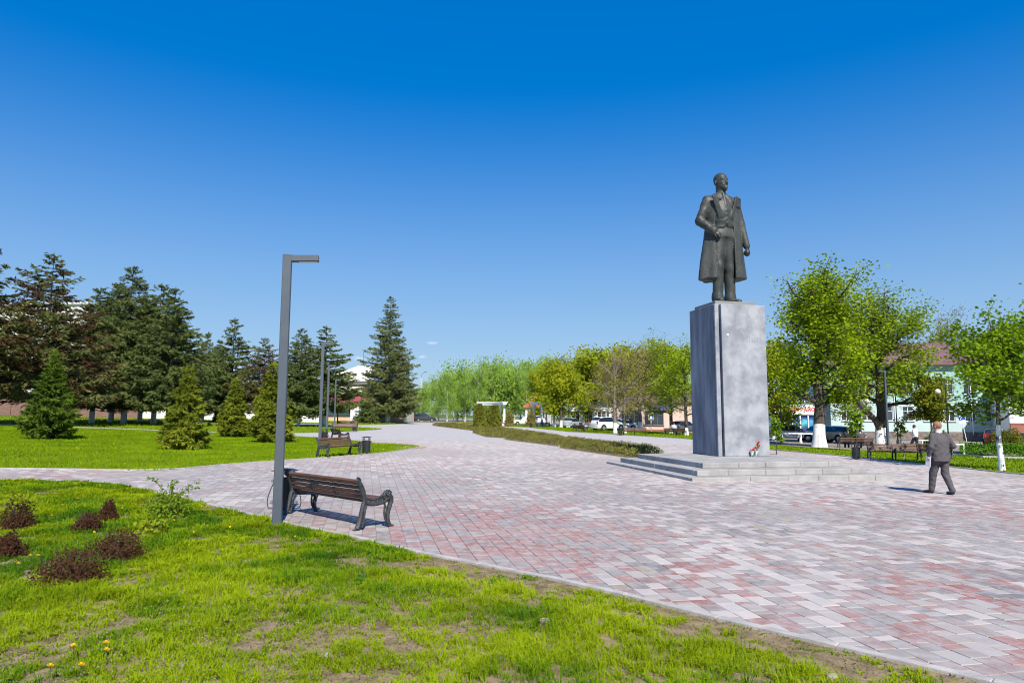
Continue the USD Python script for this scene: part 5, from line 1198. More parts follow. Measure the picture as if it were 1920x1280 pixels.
def brickmat(name, c1, c2, mo):
    return usdkit.material(stage, '/World/Looks/' + name, {'t': ('texture_coordinate', {}), 's': ('separate_xyz', {}), 'a': ('math', {'math_type': 'add'}), 'c': ('combine_xyz', {}),
        'b': ('brick_texture', {'scale': 1.0, 'brick_width': .26, 'row_height': .078, 'mortar_size': .008, 'color1': c1, 'color2': c2, 'mortar': mo}), 'p': ('principled_bsdf', {'roughness': .9})},
        [('t.object', 's.vector'), ('s.x', 'a.value1'), ('s.y', 'a.value2'), ('a.value', 'c.x'), ('s.z', 'c.y'), ('c.vector', 'b.vector'), ('b.color', 'p.base_color')], surface='p.BSDF')
M_brick = brickmat('brown_brick', (.12, .055, .04), (.20, .10, .075), (.22, .18, .15))
M_brick2 = brickmat('red_brick', (.26, .06, .035), (.36, .10, .06), (.30, .22, .18))
def wall_with(holes, L, z0, z1, th=.3):
    p = sbox(0, z0, L, z1)
    for x, z, w, h in holes: p = p.difference(sbox(x, z, x + w, z + h))
    mb = MB()
    for q in polys(p):
        m = trimesh.creation.extrude_polygon(q, th, engine='earcut'); v = np.array(m.vertices)[:, [0, 2, 1]]; v[:, 1] = th - v[:, 1]; mb.add(v, np.array(m.faces))
    return mb
def window(t, x, z, w, h, mull=2, bar=True, sill=True, frame_mat=None, deep=.14):
    """A framed window set back in its opening; frame, panes and sill are parts."""
    fm = frame_mat or M_frame; f = MB(); b = .07
    for xx in np.linspace(x + b / 2, x + w - b / 2, mull + 1): f.box((xx, deep, z + h / 2), (b, .06, h))
    f.box((x + w / 2, deep + .002, z + b / 2), (w, .06, b)); f.box((x + w / 2, deep + .002, z + h - b / 2), (w, .06, b))
    if bar: f.box((x + w / 2, deep + .004, z + h * .70), (w, .055, b * .8))
    fr = f.build('window_frame', fm, t)
    MB().box((x + w / 2, deep + .03, z + h / 2), (w, .012, h)).build('pane', M_pane, fr)
    if sill: MB().box((x + w / 2, -.04, z - .03), (w + .2, .26, .05)).build('sill', fm, fr)
def place_facade(name, txt, cat, px0, d0, px1, d1, zdrop=.6):
    A, B = atd(px0, d0), atd(px1, d1); v = B - A; L = float(np.hypot(v[0], v[1])); z0 = min(A[2], B[2])
    return thing(name, txt, cat, (A[0], A[1], z0), math.degrees(math.atan2(v[1], v[0]))), L, A, B

# --- green two-storey building on the right
t, L, A, B = place_facade('apartment_building', 'long pale green two-storey building with brown metal roof on the right', 'building', 1558, 92, 1893, 90)
Hw = 10.4; hs = []
ups = [(x, 6.3, 1.35, 1.95) for x in np.arange(1.4, L - 1.5, 2.62)]; lows = [(x, 2.75, 1.35, 1.9) for x in np.arange(1.4, L - 1.5, 2.62)]
lo_ = wall_with([h for h in lows], L, 1.35, 5.2); lo_.build('lower_wall', M_mint, t)
up_ = wall_with([h for h in ups], L, 5.2, Hw); up_.build('upper_wall', M_mint2, t)
MB().box((L / 2, -.03, 5.2), (L, .10, .14)).build('string_course', M_mint, t)
MB().box((L / 2, .14, .1), (L + .1, .42, 2.5)).build('plinth', M_plinth, t)
MB().box((L / 2, 6.5, Hw / 2 - .3), (L - .02, 12.2, Hw)).build('core', M_mint, t)
for i, (x, z, w, h) in enumerate(ups): window(t, x, z, w, h, 2)
for i, (x, z, w, h) in enumerate(lows): window(t, x, z, w, h, 2)
r = MB(); r.add([(-.7, -.8, Hw), (L + .7, -.8, Hw), (L + .7, 13.2, Hw), (-.7, 13.2, Hw), (4.0, 6.2, Hw + 3.4), (L - 4.0, 6.2, Hw + 3.4)], [(0, 1, 5), (0, 5, 4), (1, 2, 5), (2, 3, 4), (2, 4, 5), (3, 0, 4), (0, 3, 2), (0, 2, 1)]); r.build('roof', M_roofbrown, t)
MB().box((L / 2, -.75, Hw - .12), (L + 1.4, .16, .26)).build('eaves_board', M_roofbrown, t)
for x in (8.2, 17.9): MB().tube([(x, -.12, 1.0), (x, -.12, Hw - .2)], .06, 6).build('drainpipe', M_frame, t)
# --- pale building and red brick wall at the right edge
t, L, A, B = place_facade('pale_building', 'white building with a faint green tint at the right picture edge', 'building', 1893, 84, 2120, 80)
wall_with([(2.5, 5, 1.5, 1.8), (6.5, 5, 1.5, 1.8)], L, -1, 8.6).build('wall', M_whitewall, t); window(t, 2.5, 5, 1.5, 1.8); window(t, 6.5, 5, 1.5, 1.8); MB().box((L / 2, 4.4, 3.7), (L - .1, 8, 9.2)).build('core', M_whitewall, t)
t, L, A, B = place_facade('brick_wall', 'red brick garden wall at the right edge behind the blue car', 'wall', 1894, 80, 2120, 76)
MB().box((L / 2, .1, .9), (L, .3, 3.4)).build('wall', M_brick2, t); MB().box((L / 2, .1, 2.65), (L + .1, .42, .12)).build('coping', M_brick2, t)
for x in np.arange(2.6, L, 3.2): MB().box((x, .05, 1.2), (.5, .5, 4.0)).build('pier', M_brick2, t)
# --- shop with sign and picture panels
t, L, A, B = place_facade('shop_building', 'low white shop with red lettering over large picture panels', 'building', 1395, 90, 1545, 92)
Hs = 4.6
wall_with([(1.0, .6, L - 2.2, 2.2)], L, -1.2, Hs).build('wall', surf('shop_panel_white', (.55, .58, .60), (.62, .65, .67), .5, .7), t)
MB().box((L / 2, 4.2, 1.6), (L - .1, 7.5, 5.6)).build('core', M_whitewall, t)
MB().box((L / 2, -.12, Hs + .05), (L + .3, .5, .14)).build('parapet', M_frame, t); MB().box((L / 2, -.10, 2.95), (L + .1, .3, .10)).build('canopy', M_frame, t)
sb = MB().box((L * .52, -.07, 3.55), (L * .94, .10, 1.0)).build('sign_board', M_whitewall, t)
def cyr(word, height, bold=True):
    """Flat lettering from font outlines (with a plain stroke for glyphs the font lacks)."""
    return meshkit.text_mesh(word, height, .03, bold)
tm = cyr('ЗДОРОВЬЕ СЕМЬИ РАЙОНА', .50); v = np.array(tm.vertices); wv = v[:, 0].max() - v[:, 0].min(); k = L * .90 / wv
v = np.column_stack([v[:, 0] * k + L * .07, -.13 - v[:, 2], v[:, 1] + 3.34]); obj('sign_letters', (v, np.array(tm.faces)), surf('sign_red', (.50, .02, .03), (.55, .03, .04), 3, .6), sb)
M_pic = [usdkit.material(stage, '/World/Looks/poster_%d' % i, {'t': ('texture_coordinate', {}), 'n': ('noise_texture', {'scale': 1.5, 'detail': 4.0}), 's': ('separate_xyz', {}), 'a': ('math', {'math_type': 'multiply_add', 'value2': .42}),
        'm': ('math', {'math_type': 'multiply', 'value2': .30}), 'r': ('rgb_ramp', {'ramp': [(.10, (.30, .10, .12)), (.30, (.10, .04, .08)), (.48, (.05, .05, .11)), (.62, (.03, .13, .22)), (.78, c), (.95, (.02, .06, .20))]}), 'p': ('principled_bsdf', {'roughness': .35})},
        [('t.object', 'n.vector'), ('t.object', 's.vector'), ('s.z', 'm.value1'), ('n.fac', 'a.value1'), ('m.value', 'a.value3'), ('a.value', 'r.fac'), ('r.color', 'p.base_color')], surface='p.BSDF') for i, c in enumerate([(.10, .42, .50), (.08, .30, .52), (.12, .22, .40)])]
n = 8; wd = (L - 2.2) / n
for i in range(n):
    x = 1.0 + i * wd
    MB().box((x + wd / 2, .10, 1.7), (wd - .16, .05, 2.2)).build('picture_panel', M_pic[i % 3], t); MB().box((x, -.02, 1.7), (.14, .16, 2.25)).build('pilaster', M_frame, t)
# --- pink shop row left of the pedestal
t, L, A, B = place_facade('pink_building', 'pink rendered low building with dark shop windows left of the pedestal', 'building', 1150, 98, 1400, 94)
hl_ = [(1.2, 1.1, 2.6, 2.0), (4.4, 1.1, 2.6, 2.0), (11.4, 1.8, 1.2, 1.5), (14.2, 1.8, 1.2, 1.5)]
wall_with(hl_, L, .5, 4.3).build('wall', M_pink, t)
for i, (x, z, w, h) in enumerate(hl_): window(t, x, z, w, h, 3 if w > 2 else 2, frame_mat=M_dkband if w > 2 else M_frame)
MB().box((L / 2, 4.4, 1.8), (L - .1, 8, 5)).build('core', M_pink, t); MB().box((L / 2, -.04, -.1), (L, .2, 1.2)).build('plinth', M_brick2, t)
r = MB(); r.add([(-.4, -.5, 4.3), (L + .4, -.5, 4.3), (L + .4, 8.8, 4.3), (-.4, 8.8, 4.3), (3, 4, 5.4), (L - 3, 4, 5.4)], [(0, 1, 5), (0, 5, 4), (1, 2, 5), (2, 3, 4), (2, 4, 5), (3, 0, 4), (0, 2, 1), (0, 3, 2)]); r.build('roof', M_roofbrown, t)
MB().box((6.8, -.25, 3.55), (3.4, .12, .7)).build('shop_sign', surf('violet_sign', (.10, .08, .22), (.14, .10, .28), 2, .5), t)
# --- far white row behind the colonnade and a house with a red roof
t, L, A, B = place_facade('far_house', 'distant white house with red roof between the colonnade halves', 'house', 985, 150, 1026, 149)
wall_with([(x, 1.2, 1.2, 1.5) for x in (1.0, 3.1)], L, -.5, 3.6).build('wall', M_whitewall, t)
for x in (1.0, 3.1): window(t, x, 1.2, 1.2, 1.5)
MB().box((L / 2, 4.4, 1.4), (L - .1, 8, 4.2)).build('core', M_whitewall, t)
r = MB(); r.add([(-.5, -.6, 3.6), (L + .5, -.6, 3.6), (L + .5, 9, 3.6), (-.5, 9, 3.6), (1.2, 4, 6.0), (L - 1.2, 4, 6.0)], [(0, 1, 5), (0, 5, 4), (1, 2, 5), (2, 3, 4), (2, 4, 5), (3, 0, 4), (0, 2, 1), (0, 3, 2)]); r.build('roof', surf('far_red_roof', (.42, .10, .07), (.52, .15, .11), .5, .7), t)
t, L, A, B = place_facade('far_row', 'distant white low shop row behind the trees left of the pedestal', 'building', 1062, 122, 1165, 118)
wall_with([(x, .8, 1.5, 2.0) for x in np.arange(.9, L - 1.6, 2.4)], L, -.5, 4.2).build('wall', M_whitewall, t)
for x in np.arange(.9, L - 1.6, 2.4): window(t, x, .8, 1.5, 2.0)
MB().box((L / 2, 4.4, 1.8), (L - .1, 8, 4.8)).build('core', M_whitewall, t); MB().box((L / 2, 3.9, 4.3), (L + .4, 9, .2)).build('roof', M_dkband, t)
# --- white building and brick fence on the left
t, L, A, B = place_facade('white_building', 'tall white building seen in the gaps of the brown spruce', 'building', -330, 104, 150, 100)
hh = top(B, 570); hw = [(x, z, 1.3, 1.6) for x in np.arange(2.0, L - 2, 3.2) for z in np.arange(2.2, hh - 2.5, 3.3)]
wall_with(hw, L, -1, hh).build('wall', M_whitewall, t)
for x, z, w, h in hw: window(t, x, z, w, h, 2)
MB().box((L / 2, 6.3, hh / 2 - .5), (L - .1, 12, hh)).build('core', M_whitewall, t); MB().box((L / 2, 6, hh + .12), (L + .5, 12.8, .24)).build('parapet', M_frame, t)
MB().box((L - 3.6, -.25, 9.3), (.9, .4, .65)).build('air_conditioner', M_frame, t)
an = MB(); an.tube([(L - 12.5, 3, hh), (L - 12.5, 3, hh + 4.5)], .06, 5)
for z in (1.2, 2.2, 3.4): an.tube([(L - 13.6, 3, hh + z), (L - 11.4, 3, hh + z)], .035, 4)
an.build('roof_antenna', M_dkband, t)
t, L, A, B = place_facade('brick_fence', 'long brown brick fence in the shade of the left spruces', 'wall', -260, 86, 258, 90)
MB().box((L / 2, .1, 1.2), (L, .3, 3.4)).build('wall', M_brick, t); MB().box((L / 2, .1, 2.96), (L + .1, .42, .12)).build('coping', M_brick, t)
for x in np.arange(1, L, 4.0): MB().box((x, .07, 1.3), (.5, .5, 3.7)).build('pier', M_brick, t)
t, L, A, B = place_facade('white_wall', 'low white wall between young spruces on the left', 'wall', 262, 92, 600, 100)
MB().box((L / 2, .1, .4), (L, .25, 1.9)).build('wall', M_whitewall, t); MB().box((L / 2, .1, 1.4), (L + .1, .36, .1)).build('coping', M_frame, t)
t, L, A, B = place_facade('low_house', 'low pinkish house behind the white wall on the left', 'house', 250, 104, 480, 108)
wall_with([(x, 1.3, 1.3, 1.3) for x in np.arange(1.5, L - 2, 3.4)], L, -.5, 3.3).build('wall', M_pink, t)
for x in np.arange(1.5, L - 2, 3.4): window(t, x, 1.3, 1.3, 1.3)
MB().box((L / 2, 4.4, 1.3), (L - .1, 8, 4)).build('core', M_pink, t)
r = MB(); r.add([(-.4, -.5, 3.3), (L + .4, -.5, 3.3), (L + .4, 8.8, 3.3), (-.4, 8.8, 3.3), (3, 4, 5.0), (L - 3, 4, 5.0)], [(0, 1, 5), (0, 5, 4), (1, 2, 5), (2, 3, 4), (2, 4, 5), (3, 0, 4), (0, 2, 1), (0, 3, 2)]); r.build('roof', M_roofbrown, t)
# --- cream hall behind the big spruce
t, L, A, B = place_facade('cream_hall', 'cream two-storey hall with pale pyramid roof and red lower roof', 'building', 600, 122, 758, 122)
he, hm = top(B, 719), top(B, 742)
lw = [(2.0, 1.6, 2.2, 1.5), (5.0, 1.6, 1.2, 1.5), (9.4, 1.2, 3.2, 1.9), (13.4, 1.6, 2.2, 1.5)]
wall_with(lw, L, 1.1, hm - .3).build('lower_wall', M_whitewall, t)
for x, z, w, h in lw: window(t, x, z, w, h, 3)
uw = [(1.6, hm + .35, 1.2, 1.0), (4.55, hm + .35, 1.2, 1.0), (8.9, hm + .35, 1.2, 1.0), (13, hm + .35, 1.2, 1.0)]
u_ = wall_with(uw, L, hm, he); u_.build('upper_wall', M_cream, t)
for x, z, w, h in uw: window(t, x, z, w, h, 2)
MB().box((L / 2, 6.5, he / 2), (L - .1, 12, he - .1)).build('core', M_cream, t); MB().box((L / 2, -.03, .4), (L + .1, .3, 1.5)).build('plinth', M_tan, t)
r = MB(); r.add([(-.6, -2.3, hm - 1.5), (L + .6, -2.3, hm - 1.5), (L + .1, -.02, hm + .05), (-.1, -.02, hm + .05), (-.6, -2.3, hm - 1.62), (L + .6, -2.3, hm - 1.62), (L + .1, -.02, hm - .1), (-.1, -.02, hm - .1)], [(0, 1, 2, 3), (4, 7, 6, 5), (0, 4, 5, 1), (1, 5, 6, 2), (3, 7, 4, 0)]); r.build('red_lower_roof', M_roofred, t)
MB().box((L / 2, -.1, he + .1), (L + .4, .5, .6)).build('frieze', M_dkband, t)
ax_ = L * .40; r = MB(); r.add([(-.5, -.5, he + .4), (L + .5, -.5, he + .4), (L + .5, 13, he + .4), (-.5, 13, he + .4), (ax_ - 1, 6.5, he + 3.6), (ax_ + 1, 6.5, he + 3.6)], [(0, 1, 5), (0, 5, 4), (1, 2, 5), (2, 3, 4), (2, 4, 5), (3, 0, 4), (0, 2, 1), (0, 3, 2)]); r.build('pyramid_roof', M_roofpale, t)
MB().tube([(ax_, 6.5, he + 3.4), (ax_, 6.5, he + 6.2)], .05, 4).build('mast', M_dkband, t)
MB().box((7.2, -2.2, 1.6), (2.6, .12, 2.7)).build('white_banner', M_frame, t)
# --- white colonnades
def colonnade(px0, d0, px1, d1, n, txt, bow):
    A, B = atd(px0, d0), atd(px1, d1); v = B - A; L = float(np.hypot(v[0], v[1]))
    t = thing('colonnade', txt, 'colonnade', (A[0], A[1], min(A[2], B[2])), math.degrees(math.atan2(v[1], v[0])), 'white curved colonnades beyond the hedge')
    xs = np.linspace(.25, L - .25, n); yc = lambda x: bow * 4 * (x / L) * (1 - x / L)
    for x in xs:
        m = MB(); m.lathe([(.30, 0), (.30, .16), (.23, .2), (.21, .3), (.185, 2.85), (.23, 2.95), (.30, 3.05), (.30, 3.14)], 12, (x, yc(x), .35)); m.build('column', M_frame, t, smooth=40)
        MB().box((x, yc(x), .18), (.85, .85, .5), bevel=.02).build('pedestal_block', M_frame, t)
    q = np.linspace(-.4, L + .4, 15); e = MB()
    for a, b in zip(q[:-1], q[1:]):
        P0, P1 = np.array([a, yc(a)]), np.array([b, yc(b)]); dd = P1 - P0; R = rotz(math.degrees(math.atan2(dd[1], dd[0])))
        e.box(((a + b) / 2, (P0[1] + P1[1]) / 2, 3.68), (np.linalg.norm(dd) + .02, .55, .36), R); e.box(((a + b) / 2, (P0[1] + P1[1]) / 2, 3.94), (np.linalg.norm(dd) + .05, .95, .16), R)
    e.build('entablature', M_frame, t)
    return t
colonnade(900, 121, 946, 117, 4, 'left white colonnade behind the twin evergreen bushes', 1.2)
colonnade(1000, 112, 1072, 108, 4, 'right white colonnade among the maples', -1.5)
P = at(944, 798); t = thing('red_planter', 'low red and white planter at the foot of the left colonnade', 'planter', P); MB().box((0, 0, .15), (2.0, .8, .36), bevel=.02).build('box', M_frame, t); MB().box((0, 0, .42), (2.1, .9, .18), bevel=.02).build('rim', surf('planter_red', (.55, .03, .03), (.6, .05, .04), 3, .5), t)

# ================================================================== street poles and signs
M_pole = surf('pole_white', (.55, .55, .53), (.62, .62, .60), 2, .6)
M_blue = surf('sign_blue', (.01, .06, .36), (.015, .08, .40), 3, .4); M_signwhite = surf('sign_white', (.78, .78, .78), (.8, .8, .8), 3, .4)
P, h = by_top(788, 790, 697)
t = thing('street_light', 'tall white street light pole with a diamond sign, by the dark cars', 'street light', P)
MB().tube([(0, 0, 0), (0, 0, h * .88)], [.14, .09], 8).build('pole', M_pole, t); m = MB(); m.tube([(0, 0, h * .87), (.15, 0, h * .95), (.7, 0, h * .995)], .05, 6); m.build('bracket', M_dkband, t); MB().box((.95, 0, h), (.7, .25, .14), Rot.from_euler('y', -14, degrees=True).as_matrix(), bevel=.03).build('lantern', M_dkband, t)
MB().box((0, -.16, h * .37), (.80, .04, .80), Rot.from_euler('y', 45, degrees=True).as_matrix()).build('diamond_sign', M_signwhite, t); MB().box((.16, -.1, h * .58), (.3, .2, .34), bevel=.03).build('loudspeaker', M_pole, t)
for sx in (-1, 1): MB().tube([(0, 0, 1.6), (sx * .5, 0, 0)], .05, 5).build('strut', M_pole, t)
def psign(px, by, ty, txt, tilt=0, plate=True, wid=.55):
    P, h = by_top(px, by, ty); t = thing('parking_sign', txt, 'sign', P); R = Rot.from_euler('y', tilt, degrees=True).as_matrix()
    T = lambda c: R @ np.array(c)
    MB().tube([T((0, 0, -.1)), T((0, 0, h))], .035, 6).build('post', M_signwhite, t)
    pl = MB().box(T((0, -.05, h - wid * .5)), (wid, .02, wid), R).build('blue_plate', M_blue, t)
    tm = meshkit.text_mesh('P', wid * .66, .006, True); v = np.array(tm.vertices); v[:, 0] -= v[:, 0].mean(); v = np.column_stack([v[:, 0], -.062 - v[:, 2], v[:, 1] + h - wid * .83]) @ R.T; obj('letter', (v, np.array(tm.faces)), M_signwhite, pl)
    if plate: MB().box(T((0, -.05, h - wid * 1.28)), (wid, .02, wid * .48), R).build('lower_plate', M_signwhite, t)
psign(1813, 829, 775, 'blue parking sign on a leaning white post, before the green building', -9, True, .75)
P, h = by_top(1082, 796, 768); t = thing('road_sign', 'small blue and white road sign before the far white row', 'sign', P); MB().tube([(0, 0, 0), (0, 0, h)], .04, 6).build('post', M_signwhite, t); MB().box((0, -.05, h - .3), (.75, .02, .6)).build('blue_plate', M_blue, t); MB().box((0, -.05, h - .8), (.75, .02, .32)).build('lower_plate', M_signwhite, t); MB().box((0, -.065, h - .3), (.22, .01, .34), Rot.from_euler('y', 30, degrees=True).as_matrix()).build('pictogram', M_signwhite, t)
P, h = by_top(1221, 808, 774); t = thing('crossing_sign', 'pedestrian crossing sign with yellow edge among the trees', 'sign', P); MB().tube([(0, 0, 0), (0, 0, h)], .04, 6).build('post', M_signwhite, t); MB().box((0, -.045, h - .42), (.70, .02, .95)).build('yellow_border', surf('sign_yellow', (.65, .50, .02), (.7, .55, .03), 3, .5), t); pl = MB().box((0, -.06, h - .5), (.58, .02, .6)).build('blue_plate', M_blue, t)
MB().add([(-.2, -.074, h - .72), (.2, -.074, h - .72), (0, -.074, h - .3)], [(0, 1, 2)]).build('white_triangle', M_signwhite, pl)
M_globe = surf('globe_glass', (.66, .62, .42), (.72, .68, .50), 3, .25)
gl0 = {}
def globe_lamp(px, by, ty, txt, arms=1, flip=0):
    P, h = by_top(px, by, ty); k = (arms, round(h * 2))
    if k in gl0: return copy_of(gl0[k], txt, P, flip, 'black globe lamps along the right side')
    t = thing('globe_lamp', txt, 'street lamp', P, flip, 'black globe lamps along the right side'); gl0[k] = t
    m = MB(); m.lathe([(.11, 0), (.11, .5), (.07, .6), (.05, .7), (.04, h * .8), (.03, h)], 8); m.build('pole', M_black, t, smooth=40)
    for i in range(arms):
        s_ = 1 if i == 0 else -1
        b = bezier([(0, h * .70), (s_ * .18, h * .82), (s_ * .45, h * .72), (s_ * .55, h * .80)], 9); m = MB(); m.tube(np.column_stack([b[:, 0], np.zeros(9), b[:, 1]]), .022, 5)
        sp_ = spiral((s_ * .2, h * .70), .09, .02, 0, 1.3, 10); m.tube(np.column_stack([sp_[:, 0], np.zeros(10), sp_[:, 1]]), .014, 5); m.lathe([(.03, 0), (.1, .05), (.1, .08), (0, .08)], 8, (s_ * .55, 0, h * .80)); m.build('bracket', M_black, t)
        MB().sphere((s_ * .55, 0, h * .80 + .24), .19).build('globe', M_globe, t, smooth=True)
    return t
globe_lamp(1684, 838, 722, 'black lamp with pale globe right of the straight trunk', 1)
globe_lamp(1780, 846, 716, 'globe lamp with pale ball above the suited man', 1, 180)
globe_lamp(1616, 836, 738, 'globe lamp under the slanting limb', 1)
globe_lamp(1533, 836, 738, 'black lamp pole left of the thick whitewashed trunk', 1)
globe_lamp(1466, 834, 738, 'black lamp pole right of the pedestal by the picture panels', 1)
globe_lamp(1131, 806, 762, 'thin globe lamp between the left park trees', 1); globe_lamp(1157, 806, 752, 'globe lamp behind the leaning bare tree', 1); globe_lamp(1208, 804, 745, 'globe lamp beside the crossing sign', 1)
# white barriers by the parked cars
for px, by, w_, txt in ((1452, 829, 1.6, 'white trestle barrier nearest the pedestal'), (1483, 830, 2.0, 'white trestle barrier before the silver car'), (1520, 831, 2.0, 'white trestle barrier before the beige car')):
    P = at(px, by); t = thing('barrier', txt, 'barrier', P, 0, 'white trestle barriers by the parked cars')
    MB().box((0, 0, .78), (w_, .05, .10)).build('rail', M_signwhite, t)
    for s_ in (-1, 1):
        for q in (-1, 1): MB().tube([(s_ * w_ * .42, 0, .78), (s_ * w_ * .42 + q * .08, q * .32, 0)], .035, 5).build('leg', M_signwhite, t)
P = at(1706, 838); t = thing('handrail', 'low thin white rail behind the right bench', 'rail', P); MB().box((1.2, 0, .55), (4.2, .05, .06)).build('rail', M_signwhite, t)
for x in (-.7, 1.0, 2.7): MB().box((x, 0, .27), (.06, .06, .6)).build('post', M_signwhite, t)
P = at(1800, 852); t = thing('handrail', 'pale low railing end left of the flower bed', 'rail', P); MB().box((-.5, 0, .62), (1.6, .05, .06)).build('rail', M_signwhite, t)
for x in (-1.2, .25): MB().box((x, 0, .3), (.06, .06, .66)).build('post', M_signwhite, t)

# ================================================================== parked cars
M_glass = surf('car_glass', (.012, .016, .02), (.02, .025, .03), 1, .05, spec=.9)
M_tyre = surf('tyre', (.015, .015, .016), (.02, .02, .02), 4, .9); M_rim = surf('rim', (.30, .30, .31), (.4, .4, .41), 4, .35, metal=.6)
M_tail = surf('tail_light', (.40, .01, .01), (.45, .02, .015), 3, .2); M_head = surf('head_light', (.6, .62, .65), (.7, .72, .74), 3, .15); M_plate = surf('number_plate', (.7, .7, .68), (.75, .75, .73), 3, .5)
paint = {}
def car(P, rz, col, txt, kind='sedan'):
    if col not in paint: paint[col] = surf('car_paint_%d' % len(paint), col, col, 1, .35, coat=0.35)
    mt = paint[col]; t = thing('parked_car', txt, 'car', P, rz, 'cars parked around the square')
    if kind == 'sedan': L, W, hood, roof, prof = 4.35, .86, .86, 1.45, [(-2.17, .78), (-2.1, .92), (-1.55, .98), (-.95, 1.40), (-.3, 1.46), (.35, 1.42), (1.05, .98), (1.9, .84), (2.14, .70)]; gl = (-1.5, .98); g2 = (-.9, .35)
    elif kind == 'hatch': L, W, hood, roof, prof = 3.9, .84, .9, 1.5, [(-1.95, .85), (-1.9, 1.0), (-1.5, 1.42), (-.9, 1.5), (-.2, 1.5), (.3, 1.44), (.95, 1.0), (1.65, .86), (1.92, .70)]; gl = (-1.75, .9); g2 = (-1.4, .3)
    else: L, W, hood, roof, prof = 4.6, .93, 1.05, 1.74, [(-2.28, .95), (-2.22, 1.15), (-1.85, 1.64), (-1.2, 1.74), (0, 1.74), (.4, 1.66), (1.05, 1.14), (2.0, 1.0), (2.26, .80)]; gl = (-2.1, .98); g2 = (-1.7, .35)
    pr = np.array(prof); xs = np.unique(np.concatenate([np.linspace(-L / 2, L / 2, 25), [gl[0], gl[1], g2[0], g2[1]]])); belt = hood + .06
    G = []
    for x in xs:
        zt = np.interp(x, pr[:, 0], pr[:, 1]); e = 1 - .22 * (abs(x) / (L / 2)) ** 5; w = W * e; zb = .30 - .04 * (abs(x) < L * .35)
        bz = min(belt, zt - .03); tum = np.clip((zt - bz) / (roof - belt), 0, 1) * .20
        G.append([(w * .86, zb), (w * .98, zb + .12), (w, (zb + bz) / 2 + .08), (w * .965, bz), (w * (.95 - tum), max(bz + .01, zt - .07)), (w * (.80 - tum), zt), (0, zt + .015)])
    G = np.array(G); n, m = G.shape[:2]
    right = np.column_stack([np.repeat(xs, m), G[..., 0].ravel(), G[..., 1].ravel()]); left = right * [1, -1, 1]; v = np.vstack([right, left]); bodyf, sidef, wf, rf = [], [], [], []
    for i in range(n - 1):
        xc = (xs[i] + xs[i + 1]) / 2
        for j in range(m - 1):
            a, b, c, d = i * m + j, (i + 1) * m + j, (i + 1) * m + j + 1, i * m + j + 1; o = n * m
            ztc = np.interp(xc, pr[:, 0], pr[:, 1]); tgt = bodyf
            if j == 3 and gl[0] < xc < gl[1] and ztc > belt + .12: tgt = sidef
            if j >= 4 and g2[1] < xc < gl[1]: tgt = wf
            if j >= 4 and gl[0] - .02 < xc < g2[0]: tgt = rf
            tgt += [(a, d, c, b), (a + o, b + o, c + o, d + o)]
    for e in (0, n - 1):
        ring = [e * m + j for j in range(m)]
        for j in range(m - 1):
            q = (ring[j], ring[j + 1], ring[j + 1] + n * m, ring[j] + n * m); bodyf.append(q[::-1] if e == 0 else q)
    def sub(fs): f = np.array(fs); u, inv = np.unique(f, return_inverse=True); return v[u], inv.reshape(f.shape)
    obj('body', sub(bodyf), mt, t, smooth=35); hs_ = len(sidef) // 2; obj('side_window', sub(sidef[0::2]), M_glass, t); obj('side_window', sub(sidef[1::2]), M_glass, t); obj('windscreen', sub(wf), M_glass, t); obj('rear_window', sub(rf), M_glass, t)
    wb = L * .30; rw = .31 if kind != 'suv' else .36
    for sx in (-1, 1):
        for sy in (-1, 1):
            R = Rot.from_euler('x', 90, degrees=True).as_matrix(); wh = MB(); wh.lathe([(rw * .6, -.1), (rw * .96, -.1), (rw, -.07), (rw, .07), (rw * .96, .1), (rw * .6, .1)], 16); q, f = wh.data(); q = q @ R.T + [sx * wb, sy * (W - .07), rw]; w = obj('wheel', (q, f), M_tyre, t)
            rm = MB(); rm.lathe([(0, -.105), (rw * .62, -.09), (rw * .62, .09), (0, .105)], 12); q, f = rm.data(); obj('rim', (q @ R.T + [sx * wb, sy * (W - .065), rw], f), M_rim, w)
            ar = MB(); ar.lathe([(0, .0), (rw * 1.16, .0)], 16); q, f = ar.data(); obj('wheel_arch', (q @ R.T + [sx * wb, sy * (W + .003), rw + .03], f), M_tyre, t)
    for sy in (-1, 1):
        MB().box((L / 2 - .10, sy * W * .64, .68 if kind != 'suv' else .82), (.16, .30, .14), rotz(-sy * 20), bevel=.03).build('headlight', M_head, t); MB().box((-L / 2 + .08, sy * W * .72, .78 if kind != 'suv' else 1.0), (.14, .22, .20 if kind != 'suv' else .4), rotz(sy * 14), bevel=.03).build('tail_light', M_tail, t)
        MB().box((gl[1] - .25, sy * (W + .08), belt + .06), (.12, .2, .12), bevel=.03).build('mirror', mt, t)
    MB().box((L / 2 - .02, 0, .45), (.06, 1.1, .16)).build('grille', M_tyre, t); MB().box((L / 2 + .015, 0, .42), (.015, .5, .11)).build('number_plate', M_plate, t); MB().box((-L / 2 - .0, 0, .62), (.02, .5, .11)).build('number_plate', M_plate, t)
    return t
car(atd(766, 150), 20, (.02, .03, .12), 'dark blue sedan beside the street light pole', 'sedan')
car(atd(797, 143), 8, (.035, .04, .048), 'dark grey off-road car right of the street light pole', 'suv')
car(atd(752, 158), 70, (.68, .68, .68), 'white car partly hidden by the big solitary spruce', 'hatch')
car(at(983, 797), 186, (.72, .72, .70), 'white sedan parked before the colonnades, wheel showing')
car(atd(1010, 122), 100, (.70, .71, .72), 'white van-like car behind the right colonnade', 'suv')
car(atd(1074, 104), 60, (.30, .33, .36), 'silver car right of the right colonnade', 'hatch')
car(atd(1140, 88), 30, (.70, .70, .70), 'white off-road car between the left park trees', 'suv')
car(atd(1164, 92), 200, (.66, .66, .67), 'white sedan behind the park trees, half hidden')
